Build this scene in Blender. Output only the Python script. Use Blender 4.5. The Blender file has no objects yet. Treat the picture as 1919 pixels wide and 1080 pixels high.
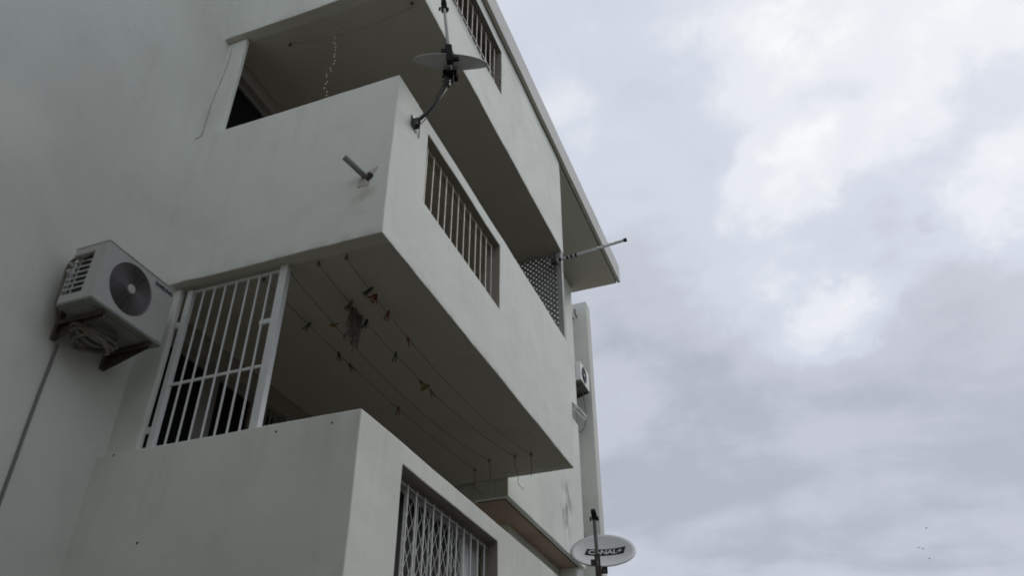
import bpy, bmesh, math, random
from mathutils import Vector, Matrix

random.seed(7)
R = math.radians
scn = bpy.context.scene
COL = scn.collection

# ------------------------------------------------------------------ camera
CAM = Vector((0.0, 0.0, 1.6))
YAW, PITCH, ROLL, FPX = 0.3622, 0.6117, -0.0026, 1537.8
cam_d = bpy.data.cameras.new('camera')
cam_d.sensor_width = 36.0
cam_d.sensor_fit = 'HORIZONTAL'
cam_d.lens = FPX / 1919.0 * 36.0
cam_d.clip_start = 0.05
cam_d.clip_end = 6000.0
cam = bpy.data.objects.new('camera', cam_d)
COL.objects.link(cam)
fwd = Vector((-math.sin(YAW) * math.cos(PITCH), math.cos(YAW) * math.cos(PITCH), math.sin(PITCH)))
right = Vector((math.cos(YAW), math.sin(YAW), 0))
up = right.cross(fwd)
r2 = right * math.cos(ROLL) + up * math.sin(ROLL)
u2 = -right * math.sin(ROLL) + up * math.cos(ROLL)
cam.matrix_world = Matrix(((r2.x, u2.x, -fwd.x, CAM.x), (r2.y, u2.y, -fwd.y, CAM.y), (r2.z, u2.z, -fwd.z, CAM.z), (0, 0, 0, 1)))
scn.camera = cam

# ------------------------------------------------------------------ view
scn.render.engine = 'CYCLES'
scn.view_settings.view_transform = 'Standard'
scn.view_settings.look = 'None'
scn.view_settings.exposure = 0.11
scn.view_settings.gamma = 1.0
scn.view_settings.use_curve_mapping = False
scn.cycles.filter_width = 1.8
scn.cycles.max_bounces = 8
scn.cycles.diffuse_bounces = 4

# ------------------------------------------------------------------ sky and sun
SUN_DIR = Vector((0.36, 0.62, 0.70)).normalized()
SUN_EL = math.asin(SUN_DIR.z)
SUN_AZ = math.atan2(SUN_DIR.x, SUN_DIR.y)


class NT:
    def __init__(self, tree):
        self.t = tree
        self.n = tree.nodes
        self.n.clear()

    def add(self, kind, **kw):
        nd = self.n.new(kind)
        for k, v in kw.items():
            setattr(nd, k, v)
        return nd

    def link(self, a, b):
        self.t.links.new(a, b)

    def math(self, op, a, b=None, c=None, clamp=False):
        nd = self.add('ShaderNodeMath', operation=op, use_clamp=clamp)
        for i, v in enumerate((a, b, c)):
            if v is None:
                continue
            if isinstance(v, (int, float)):
                nd.inputs[i].default_value = v
            else:
                self.link(v, nd.inputs[i])
        return nd.outputs[0]

    def mix(self, fac, a, b, mode='MIX'):
        nd = self.add('ShaderNodeMix', data_type='RGBA', blend_type=mode)
        for s, v in ((nd.inputs[0], fac), (nd.inputs[6], a), (nd.inputs[7], b)):
            if isinstance(v, (int, float)):
                s.default_value = v
            elif isinstance(v, tuple):
                s.default_value = (v[0], v[1], v[2], 1)
            else:
                self.link(v, s)
        return nd.outputs[2]

    def rng(self, v, a, b, c=0.0, d=1.0, smooth=True):
        nd = self.add('ShaderNodeMapRange')
        nd.interpolation_type = 'SMOOTHSTEP' if smooth else 'LINEAR'
        self.link(v, nd.inputs[0])
        for i, x in enumerate((a, b, c, d)):
            nd.inputs[1 + i].default_value = x
        return nd.outputs[0]

    def noise(self, vec, scale, detail=4.0, rough=0.5, dist=0.0):
        nd = self.add('ShaderNodeTexNoise')
        if vec is not None:
            self.link(vec, nd.inputs['Vector'])
        nd.inputs['Scale'].default_value = scale
        nd.inputs['Detail'].default_value = detail
        nd.inputs['Roughness'].default_value = rough
        nd.inputs['Distortion'].default_value = dist
        return nd.outputs[0]

    def mapping(self, vec, loc=(0, 0, 0), rot=(0, 0, 0), scale=(1, 1, 1)):
        nd = self.add('ShaderNodeMapping')
        self.link(vec, nd.inputs[0])
        nd.inputs[1].default_value = loc
        nd.inputs[2].default_value = rot
        nd.inputs[3].default_value = scale
        return nd.outputs[0]


world = bpy.data.worlds.new('World')
scn.world = world
world.use_nodes = True
w = NT(world.node_tree)
sky = w.add('ShaderNodeTexSky', sky_type='NISHITA')
sky.sun_disc = False
sky.sun_elevation = SUN_EL
sky.sun_rotation = SUN_AZ
tc = w.add('ShaderNodeTexCoord')
direc = tc.outputs['Generated']
sep = w.add('ShaderNodeSeparateXYZ')
w.link(direc, sep.inputs[0])
den = w.math('ADD', w.math('MAXIMUM', sep.outputs[2], 0.0), 0.30)
comb = w.add('ShaderNodeCombineXYZ')
w.link(w.math('DIVIDE', sep.outputs[0], den), comb.inputs[0])
w.link(w.math('DIVIDE', sep.outputs[1], den), comb.inputs[1])
plane = comb.outputs[0]
# a flat cloud deck seen in perspective: broad masses, drawn-out streaks, fine curdle
pl_r = w.mapping(plane, loc=(0.35, -0.2, 0), rot=(0, 0, R(-58)), scale=(0.55, 1.35, 1))
n_big = w.noise(plane, 1.7, 3.0, 0.5, 0.4)
n_str = w.noise(pl_r, 2.3, 5.0, 0.52, 0.5)
n_fin = w.noise(plane, 7.0, 5.0, 0.55, 0.3)
cl = w.math('ADD', w.math('ADD', w.math('MULTIPLY', n_big, 0.34), w.math('MULTIPLY', n_str, 0.46)), w.math('MULTIPLY', n_fin, 0.20))


warp = w.add('ShaderNodeVectorMath', operation='MULTIPLY_ADD')
ncol = w.add('ShaderNodeTexNoise')
w.link(direc, ncol.inputs['Vector'])
ncol.inputs['Scale'].default_value = 8.0
ncol.inputs['Detail'].default_value = 5.0
ncol.inputs['Roughness'].default_value = 0.6
w.link(ncol.outputs['Color'], warp.inputs[0])
warp.inputs[1].default_value = (0.20, 0.20, 0.20)
w.link(direc, warp.inputs[2])


def lobe(d, size, amp):
    """a thin spot in the deck where the light comes through"""
    nd = w.add('ShaderNodeVectorMath', operation='DISTANCE')
    w.link(warp.outputs[0], nd.inputs[0])
    dv = Vector(d).normalized() + Vector((0.10, 0.10, 0.10))
    nd.inputs[1].default_value = dv
    return w.rng(nd.outputs['Value'], 0.0, size, amp, 0.0)


LOBES = [((-0.002, 0.778, 0.628), 0.075, 0.13), ((0.043, 0.762, 0.646), 0.08, 0.15), ((0.085, 0.747, 0.659), 0.08, 0.13), ((0.128, 0.729, 0.672), 0.075, 0.10),
         ((0.172, 0.711, 0.682), 0.08, 0.12), ((0.214, 0.691, 0.690), 0.08, 0.12), ((0.258, 0.668, 0.698), 0.09, 0.14),
         ((0.033, 0.666, 0.745), 0.10, 0.16), ((0.071, 0.653, 0.754), 0.09, 0.12), ((0.12, 0.643, 0.756), 0.09, 0.12), ((0.17, 0.644, 0.746), 0.09, 0.12),
         ((0.225, 0.795, 0.562), 0.08, 0.09), ((0.265, 0.772, 0.579), 0.10, 0.15), ((0.30, 0.745, 0.595), 0.09, 0.09), ((0.066, 0.852, 0.519), 0.085, 0.14), ((0.035, 0.862, 0.505), 0.12, 0.08), ((0.10, 0.845, 0.525), 0.10, 0.06),
         ((-0.195, 0.643, 0.741), 0.08, 0.08), ((-0.161, 0.640, 0.752), 0.08, 0.06),
         ((-0.132, 0.836, 0.533), 0.16, -0.07), ((-0.134, 0.874, 0.467), 0.16, -0.07), ((-0.096, 0.916, 0.389), 0.18, -0.05), ((0.125, 0.811, 0.572), 0.10, -0.05)]
tot = cl
breaks = w.math('ADD', 0.0, 0.0)
for L_ in LOBES:
    breaks = w.math('ADD', breaks, lobe(*L_))
tot = w.math('ADD', tot, w.math('MULTIPLY', breaks, w.rng(w.noise(plane, 11.0, 5.0, 0.62, 0.5), 0.25, 0.75, 0.65, 1.15)))
# the deck thickens towards the horizon
hz = w.rng(sep.outputs[2], 0.30, 0.80, -0.09, 0.115)
tot = w.math('ADD', tot, hz)
ramp = w.add('ShaderNodeValToRGB')
w.link(tot, ramp.inputs[0])
er = ramp.color_ramp
er.interpolation = 'EASE'
er.elements[0].position = 0.34
er.elements[0].color = (0.42, 0.45, 0.51, 1)
er.elements[1].position = 0.92
er.elements[1].color = (0.955, 0.95, 0.935, 1)
for pos_, col_ in ((0.46, (0.52, 0.545, 0.615, 1)), (0.56, (0.615, 0.655, 0.74, 1)), (0.70, (0.765, 0.79, 0.835, 1))):
    e = er.elements.new(pos_)
    e.color = col_
skyscaled = w.mix(1.0, sky.outputs[0], (0.10, 0.10, 0.10), 'MULTIPLY')
skyc = w.mix(0.93, skyscaled, ramp.outputs[0])
bg = w.add('ShaderNodeBackground')
w.link(skyc, bg.inputs[0])
bg.inputs[1].default_value = 1.0
outw = w.add('ShaderNodeOutputWorld')
w.link(bg.outputs[0], outw.inputs[0])

sun_d = bpy.data.lights.new('sun', 'SUN')
sun_d.energy = 1.05
sun_d.angle = R(25)
sun_d.color = (1.0, 0.97, 0.92)
sun = bpy.data.objects.new('sun', sun_d)
COL.objects.link(sun)
sun.rotation_euler = (-SUN_DIR).to_track_quat('-Z', 'Y').to_euler()
sun.location = SUN_DIR * 40

# ------------------------------------------------------------------ materials
MATS = {}


def new_mat(name):
    m = bpy.data.materials.new(name)
    m.use_nodes = True
    t = NT(m.node_tree)
    out = t.add('ShaderNodeOutputMaterial')
    b = t.add('ShaderNodeBsdfPrincipled')
    t.link(b.outputs[0], out.inputs[0])
    MATS[name] = m
    return m, t, b


def plaster(name, base, grime=(0.40, 0.39, 0.34), amount=0.42, bump=0.25, stain=None, rough=0.88, tops=(), lips=()):
    m, t, b = new_mat(name)
    co = t.add('ShaderNodeTexCoord').outputs['Object']
    big = t.noise(co, 0.55, 4, 0.55, 0.6)
    mid = t.noise(co, 2.6, 5, 0.6, 0.4)
    st = t.noise(t.mapping(co, scale=(7.0, 7.0, 0.32)), 1.0, 4, 0.6, 0.2)
    fac = t.math('ADD', t.math('MULTIPLY', t.rng(big, 0.42, 0.72), 0.55), t.math('MULTIPLY', t.rng(mid, 0.45, 0.75), 0.25))
    fac = t.math('ADD', fac, t.math('MULTIPLY', t.rng(st, 0.54, 0.82), 0.28))
    fac = t.math('MULTIPLY', fac, amount, clamp=True)
    col = t.mix(fac, base, grime)
    specks = t.noise(co, 34.0, 2, 0.5)
    col = t.mix(t.rng(specks, 0.70, 0.78, 0.0, 0.25), col, (0.30, 0.29, 0.26))
    if stain:
        (cx, cy, cz), (sx, sy, sz), dens, scol = stain
        mp = t.mapping(co, loc=(-cx / sx, -cy / sy, -cz / sz), scale=(1 / sx, 1 / sy, 1 / sz))
        ln = t.add('ShaderNodeVectorMath', operation='LENGTH')
        t.link(mp, ln.inputs[0])
        msk = t.rng(ln.outputs['Value'], 0.25, 1.0, 1.0, 0.0)
        bl = t.noise(t.mapping(co, scale=(1, 2.4, 1.5)), 2.6, 5, 0.6, 0.3)
        sf = t.math('MULTIPLY', t.math('MULTIPLY', msk, t.rng(bl, 0.42, 0.62)), dens)
        col = t.mix(sf, col, scol)
    if tops or lips:
        zz = t.add('ShaderNodeSeparateXYZ')
        t.link(co, zz.inputs[0])
        run = t.noise(t.mapping(co, scale=(9.0, 9.0, 0.5)), 1.0, 3, 0.6, 0.3)
        for zt_ in tops:          # rain runs below the copings
            mk = t.math('MULTIPLY', t.rng(zz.outputs[2], zt_ - 0.75, zt_ + 0.02, 0.0, 1.0), t.math('LESS_THAN', zz.outputs[2], zt_ + 0.03))
            col = t.mix(t.math('MULTIPLY', t.math('MULTIPLY', mk, t.rng(run, 0.50, 0.72)), 0.15), col, (0.36, 0.355, 0.31))
        blot = t.noise(co, 6.0, 4, 0.65, 0.4)
        for zl_ in lips:          # dirt along the drip edges
            mk = t.math('MULTIPLY', t.rng(zz.outputs[2], zl_, zl_ + 0.11, 1.0, 0.0), t.math('GREATER_THAN', zz.outputs[2], zl_ - 0.03))
            col = t.mix(t.math('MULTIPLY', t.math('MULTIPLY', mk, t.rng(blot, 0.40, 0.66)), 0.32), col, (0.33, 0.32, 0.27))
    t.link(col, b.inputs['Base Color'])
    b.inputs['Roughness'].default_value = rough
    b.inputs['Specular IOR Level'].default_value = 0.25
    bn = t.math('ADD', t.math('MULTIPLY', t.noise(co, 3.0, 3, 0.5), 2.2), t.math('MULTIPLY', t.noise(co, 55.0, 4, 0.6), 0.12))
    bp = t.add('ShaderNodeBump')
    bp.inputs['Strength'].default_value = bump
    bp.inputs['Distance'].default_value = 0.012
    t.link(bn, bp.inputs['Height'])
    t.link(bp.outputs[0], b.inputs['Normal'])
    return m


def paint(name, base, rough=0.5, metal=0.0, var=0.15, dirt=(0.12, 0.10, 0.08), scale=9.0, spec=0.4):
    m, t, b = new_mat(name)
    co = t.add('ShaderNodeTexCoord').outputs['Object']
    n = t.noise(co, scale, 5, 0.6, 0.3)
    col = t.mix(t.math('MULTIPLY', t.rng(n, 0.48, 0.8), var), base, dirt)
    t.link(col, b.inputs['Base Color'])
    t.link(t.rng(n, 0.3, 0.8, max(0.05, rough - 0.1), min(1, rough + 0.15)), b.inputs['Roughness'])
    b.inputs['Metallic'].default_value = metal
    b.inputs['Specular IOR Level'].default_value = spec
    return m


WALL = plaster('white_plaster', (0.79, 0.815, 0.745))
WALL_B = plaster('white_plaster_stained', (0.79, 0.815, 0.745), stain=((-3.216, 10.62, 5.62), (0.5, 0.36, 0.66), 0.8, (0.27, 0.28, 0.27)))
WALL_P = plaster('white_plaster_parapet', (0.79, 0.815, 0.745), stain=((-2.63, 3.84, 5.62), (0.16, 0.4, 0.24), 0.6, (0.45, 0.41, 0.31)), tops=(3.848, 6.848), lips=(2.2066, 5.2066, 8.2066))
WALL_F = plaster('fin_plaster_shade', (0.64, 0.655, 0.60), amount=0.5)  # greyer copy of the wall plaster, the fin's shade put into its colour
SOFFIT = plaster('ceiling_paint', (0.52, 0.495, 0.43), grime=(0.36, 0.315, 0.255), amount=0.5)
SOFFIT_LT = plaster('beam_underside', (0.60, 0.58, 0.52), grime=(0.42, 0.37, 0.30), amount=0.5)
INNER_SHADE = plaster('balcony_wall_shade', (0.33, 0.31, 0.265), grime=(0.22, 0.195, 0.16), amount=0.4)  # dim light inside the balconies, put into the wall colour
SOFFIT_RED = plaster('brown_soffit', (0.47, 0.36, 0.28), grime=(0.20, 0.15, 0.12), amount=0.5)
ROOFM = plaster('roof_concrete', (0.62, 0.625, 0.60), grime=(0.33, 0.33, 0.30), amount=0.55)
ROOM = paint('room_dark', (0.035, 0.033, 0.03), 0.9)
WHITEM = paint('white_metal', (0.72, 0.74, 0.72), 0.45, var=0.25, dirt=(0.45, 0.42, 0.36))
GREYM = paint('bar_paint', (0.53, 0.49, 0.42), 0.5, var=0.35, dirt=(0.30, 0.22, 0.15))
FRAME = paint('aluminium_frame', (0.30, 0.30, 0.28), 0.4, 0.3)
FRAME_W = paint('white_frame', (0.68, 0.69, 0.67), 0.45)
GLASS, _t, _b = new_mat('dark_glass')
_b.inputs['Base Color'].default_value = (0.012, 0.013, 0.014, 1)
_b.inputs['Roughness'].default_value = 0.08
_b.inputs['Specular IOR Level'].default_value = 0.12
LATT = paint('lattice_wood', (0.23, 0.225, 0.215), 0.7, var=0.4, scale=20)
AC_W = paint('ac_enamel', (0.52, 0.525, 0.495), 0.5, var=0.35, dirt=(0.36, 0.34, 0.28), scale=5)
AC_D = paint('ac_dark', (0.025, 0.024, 0.025), 0.7)
AC_G = paint('ac_fan_guard', (0.21, 0.195, 0.195), 0.5)
AC_G2 = paint('ac_fan_guard_navy', (0.05, 0.06, 0.09), 0.5)
AC_P = paint('ac_base_pan', (0.27, 0.28, 0.25), 0.6, var=0.5)
COIL = paint('coil_fins', (0.17, 0.19, 0.17), 0.5, 0.4)
RUST = paint('rusty_bracket', (0.115, 0.095, 0.075), 0.8, var=0.6, dirt=(0.09, 0.05, 0.03))
INSUL = paint('pipe_insulation', (0.22, 0.20, 0.16), 0.8, var=0.5)
INK = paint('logo_ink', (0.05, 0.055, 0.09), 0.5)
BLACK = paint('black_plastic', (0.014, 0.014, 0.015), 0.75, spec=0.15)
GALV = paint('galvanised_steel', (0.30, 0.30, 0.29), 0.45, 0.6, var=0.5, dirt=(0.20, 0.14, 0.09))
DARKST = paint('dark_steel', (0.10, 0.10, 0.095), 0.55, 0.3, var=0.5, dirt=(0.12, 0.06, 0.03))
DISH = paint('dish_enamel', (0.40, 0.405, 0.385), 0.5, var=0.3, dirt=(0.28, 0.27, 0.23), scale=6)
DISH2 = paint('dish_enamel_pale', (0.62, 0.635, 0.615), 0.5, var=0.25, dirt=(0.36, 0.36, 0.33), scale=6)
ALU = paint('bright_aluminium', (0.66, 0.68, 0.67), 0.45, 0.15)
CABLE = paint('grey_cable', (0.22, 0.22, 0.21), 0.7)
CABLE_B = paint('black_cable', (0.03, 0.03, 0.03), 0.6)
CABLE_G = paint('green_grey_cable', (0.16, 0.20, 0.17), 0.6)
WIRE = paint('clothes_wire', (0.045, 0.04, 0.036), 0.7)
PVC = paint('weathered_pvc', (0.28, 0.275, 0.25), 0.6, var=0.5)
CLOTH = paint('grey_rag', (0.17, 0.16, 0.135), 0.95, var=0.6, dirt=(0.07, 0.065, 0.05), scale=25)
CRACK = paint('crack_shadow', (0.30, 0.30, 0.285), 0.95)
HOLE = paint('hole_dark', (0.03, 0.027, 0.025), 0.95)
PATCH = plaster('raw_mortar', (0.58, 0.555, 0.50), grime=(0.38, 0.32, 0.28), amount=0.8, bump=0.6)
BEAD = paint('bead_shell', (0.62, 0.58, 0.50), 0.35)
PEG = {k: paint('peg_' + k, c, 0.5) for k, c in {
    'orange': (0.22, 0.07, 0.028), 'red': (0.16, 0.05, 0.035), 'green': (0.045, 0.085, 0.05), 'yellow': (0.25, 0.175, 0.03),
    'dark': (0.035, 0.04, 0.038), 'brown': (0.17, 0.075, 0.04), 'olive': (0.14, 0.14, 0.05)}.items()}
FEATHER = paint('dark_feather', (0.22, 0.22, 0.23), 0.9)

gm, gt, gb = new_mat('yard_ground')
gco = gt.add('ShaderNodeTexCoord').outputs['Object']
g1 = gt.noise(gco, 0.25, 6, 0.6, 0.4)
g2 = gt.noise(gco, 9.0, 4, 0.6)
gcol = gt.mix(gt.rng(g1, 0.35, 0.7), (0.048, 0.046, 0.042), (0.075, 0.070, 0.060))
gcol = gt.mix(gt.rng(g2, 0.5, 0.75, 0.0, 0.4), gcol, (0.04, 0.038, 0.034))
gt.link(gcol, gb.inputs['Base Color'])
gb.inputs['Roughness'].default_value = 0.92
gbp = gt.add('ShaderNodeBump')
gbp.inputs['Distance'].default_value = 0.02
gt.link(g2, gbp.inputs['Height'])
gt.link(gbp.outputs[0], gb.inputs['Normal'])

# ------------------------------------------------------------------ mesh helpers


def link_obj(name, me, parent=None, mat=None):
    o = bpy.data.objects.new(name, me)
    COL.objects.link(o)
    if mat is not None:
        me.materials.clear()
        me.materials.append(mat)
    if parent is not None:
        o.parent = parent
        # every location here is a world location (parents only translate)
        o.matrix_parent_inverse = Matrix.Translation(-parent.location)
    return o


def bm_obj(name, bm, mat, parent=None, smooth=False, bevel=0.0, seg=2):
    me = bpy.data.meshes.new(name)
    bmesh.ops.recalc_face_normals(bm, faces=bm.faces[:])
    bm.to_mesh(me)
    bm.free()
    if smooth:
        for p in me.polygons:
            p.use_smooth = True
    o = link_obj(name, me, parent, mat)
    if bevel > 0:
        md = o.modifiers.new('edge', 'BEVEL')
        md.width = bevel
        md.segments = seg
        md.limit_method = 'ANGLE'
        md.angle_limit = R(40)
        md.harden_normals = False
    return o


def box(bm, x0, x1, y0, y1, z0, z1):
    v = [bm.verts.new(p) for p in ((x0, y0, z0), (x1, y0, z0), (x1, y1, z0), (x0, y1, z0), (x0, y0, z1), (x1, y0, z1), (x1, y1, z1), (x0, y1, z1))]
    for f in ((0, 3, 2, 1), (4, 5, 6, 7), (0, 1, 5, 4), (1, 2, 6, 5), (2, 3, 7, 6), (3, 0, 4, 7)):
        bm.faces.new([v[i] for i in f])


def tube(bm, pts, rad, n=8, caps=True):
    pts = [Vector(p) for p in pts]
    rings = []
    up0 = None
    for i, p in enumerate(pts):
        a = pts[max(0, i - 1)]
        c = pts[min(len(pts) - 1, i + 1)]
        d = (c - a).normalized()
        if up0 is None:
            up0 = Vector((0, 0, 1)) if abs(d.z) < 0.9 else Vector((1, 0, 0))
        s = d.cross(up0).normalized()
        u = s.cross(d).normalized()
        up0 = u
        r = rad[i] if isinstance(rad, (list, tuple)) else rad
        rings.append([bm.verts.new(p + s * (r * math.cos(2 * math.pi * k / n)) + u * (r * math.sin(2 * math.pi * k / n))) for k in range(n)])
    for i in range(len(rings) - 1):
        for k in range(n):
            bm.faces.new((rings[i][k], rings[i][(k + 1) % n], rings[i + 1][(k + 1) % n], rings[i + 1][k]))
    if caps:
        bm.faces.new(rings[0][::-1])
        bm.faces.new(rings[-1])


def smooth_path(pts, sub=6):
    pts = [Vector(p) for p in pts]
    out = []
    for i in range(len(pts) - 1):
        p0 = pts[max(0, i - 1)]
        p1 = pts[i]
        p2 = pts[i + 1]
        p3 = pts[min(len(pts) - 1, i + 2)]
        for k in range(sub):
            t = k / sub
            out.append(0.5 * ((2 * p1) + (p2 - p0) * t + (2 * p0 - 5 * p1 + 4 * p2 - p3) * t * t + (-p0 + 3 * p1 - 3 * p2 + p3) * t ** 3))
    out.append(pts[-1])
    return out


def wall(bm, axis, at0, at1, u0, u1, z0, z1, holes=(), step=0.3, wob=0.0, us_extra=(), zs_extra=()):
    """a slab between at0 and at1 along axis, spanning u (the other horizontal axis) and z, with rectangular openings"""
    us = {u0, u1} | set(us_extra)
    zs = {z0, z1} | set(zs_extra)
    for a, b_, c, d in holes:
        us |= {a, b_}
        zs |= {c, d}

    def fill(s):
        s = sorted(s)
        o = []
        for a, b_ in zip(s, s[1:]):
            n = max(1, int(round((b_ - a) / step)))
            o += [a + (b_ - a) * k / n for k in range(n)]
        return o + [s[-1]]
    us = fill(us)
    zs = fill(zs)
    cache = {}

    def V(a, i, j):
        k = (a, i, j)
        if k not in cache:
            p = (a, us[i], zs[j]) if axis == 'X' else (us[i], a, zs[j])
            cache[k] = bm.verts.new(p)
        return cache[k]

    def solid(i, j):
        if i < 0 or j < 0 or i >= len(us) - 1 or j >= len(zs) - 1:
            return False
        uc = (us[i] + us[i + 1]) / 2
        zc = (zs[j] + zs[j + 1]) / 2
        return not any(a < uc < b_ and c < zc < d for a, b_, c, d in holes)
    for i in range(len(us) - 1):
        for j in range(len(zs) - 1):
            if not solid(i, j):
                continue
            for a in (at0, at1):
                bm.faces.new((V(a, i, j), V(a, i + 1, j), V(a, i + 1, j + 1), V(a, i, j + 1)))
            for (di, dj, c1, c2) in ((-1, 0, (i, j), (i, j + 1)), (1, 0, (i + 1, j), (i + 1, j + 1)), (0, -1, (i, j), (i + 1, j)), (0, 1, (i, j + 1), (i + 1, j + 1))):
                if not solid(i + di, j + dj):
                    bm.faces.new((V(at0, *c1), V(at0, *c2), V(at1, *c2), V(at1, *c1)))
    if wob:
        wobble(bm, wob)


def wobble(bm, wob):
    """hand-finished plaster: no edge runs dead straight"""
    for v in bm.verts:
        p = v.co
        s_ = Vector((math.sin(p.y * 5.1 + p.z * 3.3 + p.x), math.sin(p.x * 4.7 + p.z * 6.1), math.sin(p.y * 6.3 + p.x * 5.7 + 1.3)))
        v.co = p + s_ * wob * 0.6 + Vector((random.uniform(-1, 1), random.uniform(-1, 1), random.uniform(-1, 1))) * wob * 0.5


def thing(name, label, cat, loc=(0, 0, 0), group=None):
    o = bpy.data.objects.new(name, None)
    COL.objects.link(o)
    o.empty_display_size = 0.2
    o.location = loc
    o['label'] = label
    o['category'] = cat
    if group:
        o['group'] = group
    return o


def tag(o, label, cat, group=None):
    o['label'] = label
    o['category'] = cat
    if group:
        o['group'] = group
    return o


# ------------------------------------------------------------------ ground
bm = bmesh.new()
gr = [-3000, -300, -60, -20, 20, 60, 300, 3000]
gv = {(i, j): bm.verts.new((x, y, 0)) for i, x in enumerate(gr) for j, y in enumerate(gr)}
for i in range(len(gr) - 1):
    for j in range(len(gr) - 1):
        bm.faces.new((gv[i, j], gv[i + 1, j], gv[i + 1, j + 1], gv[i, j + 1]))
ground = bm_obj('ground', bm, gm)
ground['kind'] = 'structure'

# ------------------------------------------------------------------ the apartment block
X0, XD, Y0, Y1 = -4.45, -2.427, 3.8445, 8.338
ZB = [2.2066, 5.2066, 8.2066]
HP = 1.6414
THF = 0.15      # front parapet
THE = 0.125     # end parapets
bld = thing('apartment_building', 'white plastered apartment block with stacked projecting balconies and flat roof', 'building', (-6.5, 5.0, 0))

# facade wall with the balcony doors
DOOR = (4.12, 5.78)
holes = [(DOOR[0], DOOR[1], zb + 0.20, zb + 2.825) for zb in ZB[:2]] + [(DOOR[0], DOOR[1], ZB[2] + 0.2, 9.75)]
bm = bmesh.new()
wall(bm, 'X', X0 - 0.22, X0, -1.2, 11.75, 0.0, 10.0, holes, step=0.5, us_extra=[3.92, Y1], zs_extra=[ZB[0] + 0.02])
facade = bm_obj('facade_wall', bm, WALL, bld)
facade.data.materials.append(INNER_SHADE)
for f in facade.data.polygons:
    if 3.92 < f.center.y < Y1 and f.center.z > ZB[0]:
        f.material_index = 1  # facade inside the balconies gets the painted-in shade
WIN = [(14.72, 15.36, 9.28, 9.80), (14.72, 15.36, 6.45, 7.05)]
bm = bmesh.new()
wall(bm, 'X', X0 - 0.22, X0, 11.75, 15.62, 0.0, 12.3, WIN, step=0.6)
facade2 = bm_obj('facade_wall', bm, WALL, bld)
bm = bmesh.new()
box(bm, -12.0, X0 - 0.221, -1.2, -0.98, 0, 10.0)
bm_obj('gable_wall', bm, WALL, bld)
bm = bmesh.new()
box(bm, -12.0, -11.8, -0.979, 15.615, 0, 10.0)
bm_obj('rear_wall', bm, WALL, bld)
# the fin wall at the end of the block
bm = bmesh.new()
wall(bm, 'Y', 15.62, 15.93, -12.0, -4.06, 0.0, 12.46, (), step=0.6, wob=0.002)
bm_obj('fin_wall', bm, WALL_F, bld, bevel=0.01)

# dark rooms behind the doors
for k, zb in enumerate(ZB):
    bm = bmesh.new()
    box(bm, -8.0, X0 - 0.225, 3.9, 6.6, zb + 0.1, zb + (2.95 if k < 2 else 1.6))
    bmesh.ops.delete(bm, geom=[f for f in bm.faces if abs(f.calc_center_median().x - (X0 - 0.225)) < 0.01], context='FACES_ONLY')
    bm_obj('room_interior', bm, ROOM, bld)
    # door: frame, mullions, sliding panes
    z0, z1 = holes[k][2], holes[k][3]
    dr = bmesh.new()
    xf0, xf1 = X0 - 0.13, X0 - 0.07
    for a, b_ in ((4.12, 4.18), (4.72, 4.90), (5.34, 5.46), (5.72, 5.78)):
        box(dr, xf0, xf1, a, b_, z0, z1)
    for a, b_ in ((4.18, 4.72), (4.90, 5.34), (5.46, 5.72)):
        box(dr, xf0, xf1, a, b_, z1 - 0.045, z1)
        box(dr, xf0, xf1, a, b_, z0, z0 + 0.06)
    door = bm_obj('balcony_door', dr, FRAME, bld, bevel=0.004)
    for a, b_ in ((4.18, 4.72), (4.90, 5.34), (5.46, 5.72)):
        pb = bmesh.new()
        box(pb, X0 - 0.105, X0 - 0.098, a, b_, z0 + 0.06, z1 - 0.045)
        bm_obj('pane', pb, GLASS, door)
    for yb in (5.53, 5.60, 5.66):
        pb = bmesh.new()
        box(pb, X0 - 0.06, X0 - 0.045, yb, yb + 0.018, z0, z1)
        bm_obj('door_bar', pb, FRAME, door)

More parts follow.
